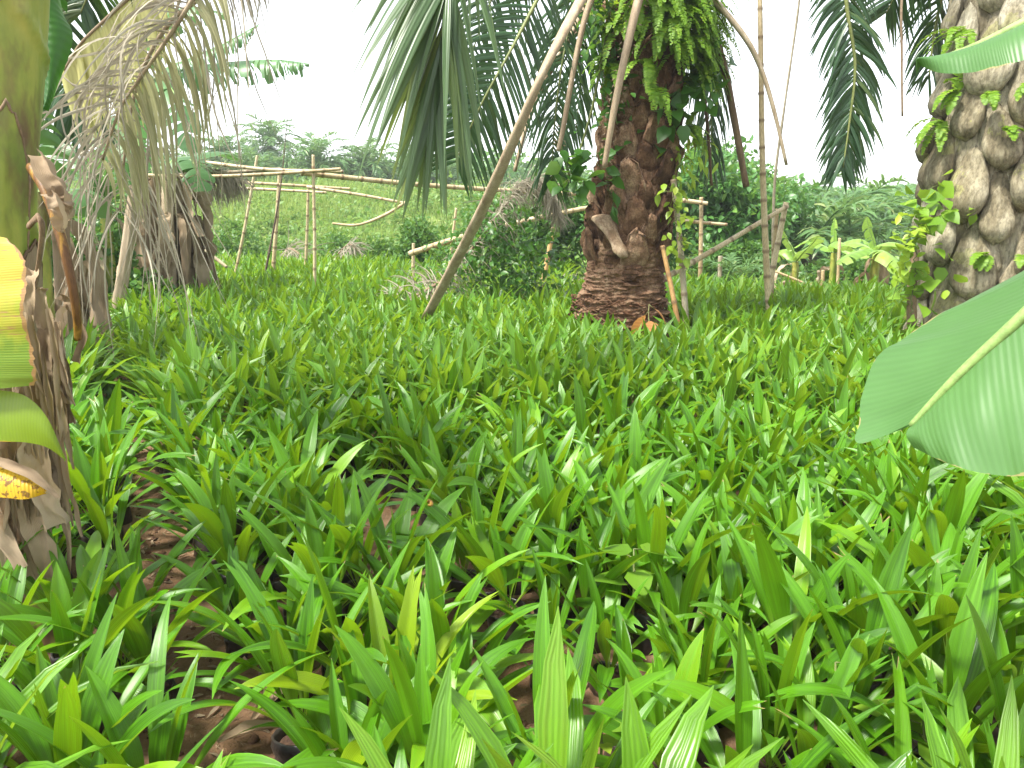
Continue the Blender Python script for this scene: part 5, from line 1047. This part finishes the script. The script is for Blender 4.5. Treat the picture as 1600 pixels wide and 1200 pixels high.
# --- overgrown dead frond arching over the far beds
FD = [at(628, 492, 9.9), at(690, 440, 9.9), at(745, 380, 9.9), at(790, 320, 9.9), at(826, 288, 9.9), at(858, 296, 9.9), at(874, 340, 9.9)]
FD[0][2] = .1
root = empty('dead_palm_frond', FD[0], 'fallen grey palm frond arching up from the beds, overgrown with creeper', 'dead frond', 'fallen dead fronds')
l_, r_ = MB(), MB(); frond(l_, r_, FD, n=150, ll=.66, lw=.018, t0=.03, g=3.2, side=(.4, .8, .5), a0=.3, a1=.9, vee=.1, rad=(.04, .012), segs=8, seed=90, jit=.35, curl=1.2, twist=.8)
frond(l_, None, [at(775, 335, 9.7), at(800, 296, 9.6), at(835, 280, 9.6), at(862, 300, 9.6), at(874, 345, 9.6)], n=170, ll=.42, lw=.011, t0=.0, g=4.5, side=(.3, .9, .3), a0=.6, a1=1.3, vee=.2, segs=8, seed=190, jit=.4, curl=1.6, twist=.8)
l_.build('foliage', M['frond_dry'], root, FD[0]); r_.build('frond_stalk', M['petiole_brown'], root, FD[0])
creeper('creeper', 'dark green creeper smothering the arching fallen frond', 'creeper', [at(690, 450, 9.8), at(740, 410, 9.8), at(775, 375, 9.8), at(815, 330, 9.9)], 760, .085, (.24, .22, .24), 'creeper', 'oval', 811, -.2, group=CG)
creeper('creeper', 'creeper hanging from the arching fallen frond down to the seedlings', 'creeper', [at(760, 350, 9.7), at(790, 390, 9.7), at(800, 430, 9.7), at(790, 475, 9.75)], 650, .09, (.30, .2, .16), 'creeper', 'oval', 812, -.3, group=CG)
creeper('creeper', 'brighter creeper sapling between the fallen frond and the brown bamboo post', 'creeper', [at(825, 470, 10.2), at(830, 420, 10.2), at(845, 390, 10.2)], 300, .10, (.26, .15, .2), 'creeper', 'oval', 813, 0, group=CG)
# thatch of dead fronds hung over the rails, and heaps of dead fronds
def dead_heap(label, pts, n, ll, seed, side, g=3.0, gone=.1, lw=.018, curl=.6, a0=.1):
    root = empty('dead_palm_frond', pts[0], label, 'dead frond', 'fallen dead fronds'); l_, r_ = MB(), MB()
    frond(l_, r_, pts, n=n, ll=ll, lw=lw, t0=.03, g=g, side=side, a0=a0, a1=.8, vee=.15, rad=(.035, .01), segs=7, seed=seed, jit=.35, curl=curl, twist=.8, gone=gone)
    l_.build('foliage', M['frond_dry'], root, pts[0]); r_.build('frond_stalk', M['petiole_brown'], root, pts[0])
dead_heap('grey thatch of dead palm leaflets hanging from the rails beside the dried bananas', [at(285, 268, 11.2), at(320, 266, 11.3), at(350, 268, 11.4), at(378, 284, 11.5)], 120, .62, 91, (0, 1, .15), 5)
dead_heap('second layer of the grey thatch, just behind the first', [at(290, 272, 11.6), at(330, 272, 11.6), at(366, 282, 11.6)], 90, .6, 92, (.2, 1, .1), 5)
dead_heap('brown mound of dead frond lying beyond the upright posts', [gz(430, 17.4, .1), gz(450, 17.2, .75), gz(480, 17.0, .55), gz(505, 17.0, .3)], 110, .9, 93, (.2, .7, .5), 2.5)
dead_heap('dead frond leaning up to the right behind the nearest upright post', [gz(495, 17.6, .1), gz(520, 17.4, .5), gz(545, 17.2, .85), gz(562, 17.2, .7)], 80, .7, 94, (.3, .7, .5), 2.5)
dead_heap('flat dead frond bleaching on the ground under the leaning stalk', [at(690, 440, 9.6), at(650, 462, 9.6), at(612, 476, 9.7)], 60, .6, 95, (.2, .5, .6), 2.0)
dead_heap('flat brown dead frond lying behind the brown palm trunk', [gz(820, 13.2, .25), gz(870, 13.4, .3), gz(930, 13.4, .25)], 120, .6, 96, (.1, .9, .3), 1.2)
# --- young plants at the foot of the brown palm
def sprig_plant(name, label, cat, base, leaves, size, mat, seed, h=.3, tpl='oval', group=None, updown=0, parts=True):
    rng = np.random.default_rng(seed); b = np.asarray(base, float); root = empty(name, b, label, cat, group); st = MB(); top = b + [rng.normal(0, .03), rng.normal(0, .03), h]; st.tube(np.array([b, (b + top) / 2 + rng.normal(0, .01, 3), top]), [.006, .005, .003], 6, .5)
    V_, Q_, U_ = TPL[tpl]
    for q in range(leaves):
        a = q * 2.4 + rng.uniform(-.3, .3); zz = top - [0, 0, h * .5 * q / leaves]; d = nrm(np.array([cos(a), sin(a), updown + rng.normal(0, .2)])); s = nrm(np.cross(d, [0, 0, 1.0])); n_ = np.cross(s, d); sz = size * rng.uniform(.75, 1.2)
        p0 = zz + d * size * .25; st.tube(np.array([zz, (zz + p0) / 2, p0]), [.003, .0025, .002], 5, .5)
        m = MB(); m.inst(V_, Q_, U_, np.stack([s, d, n_], -1)[None] * sz, p0[None], rng.random(1)); m.build('leaf', M[mat], root, b)
    st.build('stem', M['petiole_green'], root, b); return root
TPL['bigoval'] = leaf_tpl(7, (.06, .34, .46, .48, .42, .26, .02), .25, .35)
ob = at(1016, 520, 7.25); ob[2] = 0.0
sprig_plant('young_shrub', 'young shrub with limp orange-brown new leaves at the foot of the brown palm', 'shrub', ob, 6, .27, 'orange_leaf', 901, .74, 'bigoval', updown=-.9)
for q, (px, py, lab) in enumerate(((960, 535, 'broad-leaved green shrub against the foot of the brown trunk'), (1045, 535, 'broad-leaved green shrub between the orange young shrub and the stakes'))):
    b = at(px, py, 7.3); b[2] = 0; sprig_plant('young_shrub', lab, 'shrub', b, 8, .30, 'fern', 903 + q, .42, 'bigoval', updown=.15)
# --- weeds among the seedlings
for q, (px, py, n, sz, h, lab) in enumerate(((1458, 1135, 5, .105, .30, 'weed with five round pale leaves under the seedlings in the near right corner'), (990, 862, 6, .10, .42, 'pale round-leaved weed standing among the seedlings in the middle of the near beds'), (1312, 1030, 4, .05, .32, 'small three-leaved weed between tall seedlings right of the middle'),
    (690, 880, 6, .06, .30, 'small weed beside the short bare soil path'), (940, 1150, 5, .05, .22, 'tiny round-leaved weed close to the bottom edge of the view'), (1335, 680, 6, .10, .40, 'yellowish weed beside the tip of the huge banana leaf'))):
    b = gr(px, py, h); b[2] = 0; sprig_plant('weed', lab, 'weed', b, n, sz * 1.25, 'fern' if q != 5 else 'lime', 920 + q, h, 'heart', 'weeds among the seedlings', .15)
# --- litter on the bare paths
m = MB(); rl = np.random.default_rng(31); N = 5200; a = rl.uniform(.5, 9, N); pb = np.where(rl.random(N) < .6, .24, 1.13); b = pb + rl.normal(0, .12, N); xy = AX[None] * a[:, None] + BX[None] * b[:, None]; z = terrain(xy[:, 0], xy[:, 1]) + .018 * fbm(np.stack([xy[:, 0] * 5, xy[:, 1] * 5, 0 * a], -1), 3, 21) + .006
d = np.stack([np.cos(th := rl.uniform(0, 6.28, N)), np.sin(th), rl.normal(0, .12, N)], -1) * rl.uniform(.004, .022, N)[:, None]; w = np.stack([-np.sin(th), np.cos(th), 0 * th], -1) * .0010; c = np.column_stack([xy, z])
m.grids(np.stack([np.stack([c - d - w, c - d + w], 1), np.stack([c + d - w, c + d + w], 1)], 1), rl.random(N)); tag(m.build('straw_litter', M['petiole_brown']), 'fine dry straw scattered on the bare soil paths', 'litter', kind='stuff')
m = MB(); N = 1100; a = rl.uniform(.5, 9, N); b = np.where(rl.random(N) < .6, .24, 1.13) + rl.normal(0, .17, N); xy = AX[None] * a[:, None] + BX[None] * b[:, None]; z = terrain(xy[:, 0], xy[:, 1]) + .018 * fbm(np.stack([xy[:, 0] * 5, xy[:, 1] * 5, 0 * a], -1), 3, 21)
put_leaves(m, np.column_stack([xy, z + .008]), .05, rl, 'lance', np.column_stack([rl.normal(size=(N, 2)), np.zeros(N)]), 0, .12); tag(m.build('leaf_litter', M['banana_dry']), 'brown leaf scraps littering the bare soil paths', 'litter', kind='stuff')
m = MB(); N = 1500; a = rl.uniform(.5, 9, N); b = np.where(rl.random(N) < .6, .24, 1.13) + rl.normal(0, .17, N); xy = AX[None] * a[:, None] + BX[None] * b[:, None]; z = terrain(xy[:, 0], xy[:, 1]) + .018 * fbm(np.stack([xy[:, 0] * 5, xy[:, 1] * 5, 0 * a], -1), 3, 21)
th_, ph_ = np.meshgrid(np.linspace(0, 2 * pi, 7, endpoint=False), np.linspace(.05, pi - .05, 5)); u0 = np.stack([np.cos(th_) * np.sin(ph_), np.sin(th_) * np.sin(ph_), np.cos(ph_) * .7], -1)
R_ = .004 + .016 * rl.random(N) ** 3; Gs = np.column_stack([xy, z])[:, None, None] + u0[None] * R_[:, None, None, None] * (1 + .35 * rl.normal(size=(N, 5, 7, 1)).clip(-1, 1)); m.grids(Gs, rl.random(N), wrap=True); tag(m.build('soil_clods', M['soil']), 'small clods of red-brown soil on the paths', 'soil', kind='stuff')
for q, (px, py, ln, wd, az, lab) in enumerate(((395, 1125, .38, .08, 1.1, 'long curled brown dead leaf on the longer soil path near the bottom edge'), (340, 1160, .30, .05, .2, 'flat weathered dead leaf beside the curled one on the soil path'), (735, 1060, .22, .03, 2.0, 'small dead leaf on the short soil path'), (870, 1150, .24, .03, 1.4, 'dry strap leaf hanging off a grow bag beside the short path'), (300, 1010, .2, .03, .8, 'thin dead leaf half way along the longer soil path'))):
    b = gr(px, py, .02); dd = np.array([cos(az), sin(az), 0]); m = MB(); m.grids(band([b, b + dd * ln * .4 + [0, 0, .025], b + dd * ln + [0, 0, .01]], [wd * .3, wd, wd * .8, .01], (-sin(az), cos(az), .15), 20, 7, .008, .5, q + 40, .9), rl.random()); tag(m.build('dead_leaf', M['banana_dry'], None, b), lab, 'dead leaf', 'dead leaves on the soil')

# a curled scrap lying on one of the leaves
bpy.context.view_layer.update(); dg = bpy.context.evaluated_depsgraph_get()
ok_, hit, nn_, *_r = S.ray_cast(dg, Vector((0, 0, CAMZ)), Vector(ray(667, 791)))
if ok_:
    h_ = np.array(hit); n_ = np.array(nn_); n_ = n_ if n_ @ ray(667, 791) < 0 else -n_
    tg = nrm(np.cross(n_, [0, 0, 1.0])); tb = np.cross(n_, tg); a = np.linspace(0, 4.6, 24)
    C = h_ + n_ * .014 + tg * (np.cos(a) * .013)[:, None] + tb * (np.sin(a) * .011)[:, None] + n_ * (a * .001)[:, None]
    m = MB(); m.tube(C, np.interp(a, [0, 2.5, 4.6], [.004, .0095, .006]), 10, .5); tag(m.build('dead_leaf', M['petiole_orange'], None, h_), 'tiny curled orange leaf scrap lying on a green seedling leaf', 'dead leaf')

# ------------------------------------------------------------------ humid air
me = bpy.data.meshes.new('haze'); bx = [(-130, -9, -1.5), (140, -9, -1.5), (140, 112, -1.5), (-130, 112, -1.5), (-130, -9, 19), (140, -9, 19), (140, 112, 19), (-130, 112, 19)]
me.from_pydata(bx, [], [(0, 3, 2, 1), (4, 5, 6, 7), (0, 1, 5, 4), (1, 2, 6, 5), (2, 3, 7, 6), (3, 0, 4, 7)])
hz = bpy.data.objects.new('haze', me); COL.objects.link(hz); tag(hz, kind='stuff')
hm = bpy.data.materials.new('humid_air'); hm.use_nodes = True; ht = hm.node_tree; ht.nodes.remove(ht.nodes['Principled BSDF'])
vol = ht.nodes.new('ShaderNodeVolumePrincipled'); vol.inputs['Color'].default_value = (.93, .96, 1, 1); vol.inputs['Density'].default_value = .0013; vol.inputs['Anisotropy'].default_value = .2
ht.links.new(vol.outputs[0], ht.nodes['Material Output'].inputs['Volume']); me.materials.append(hm)
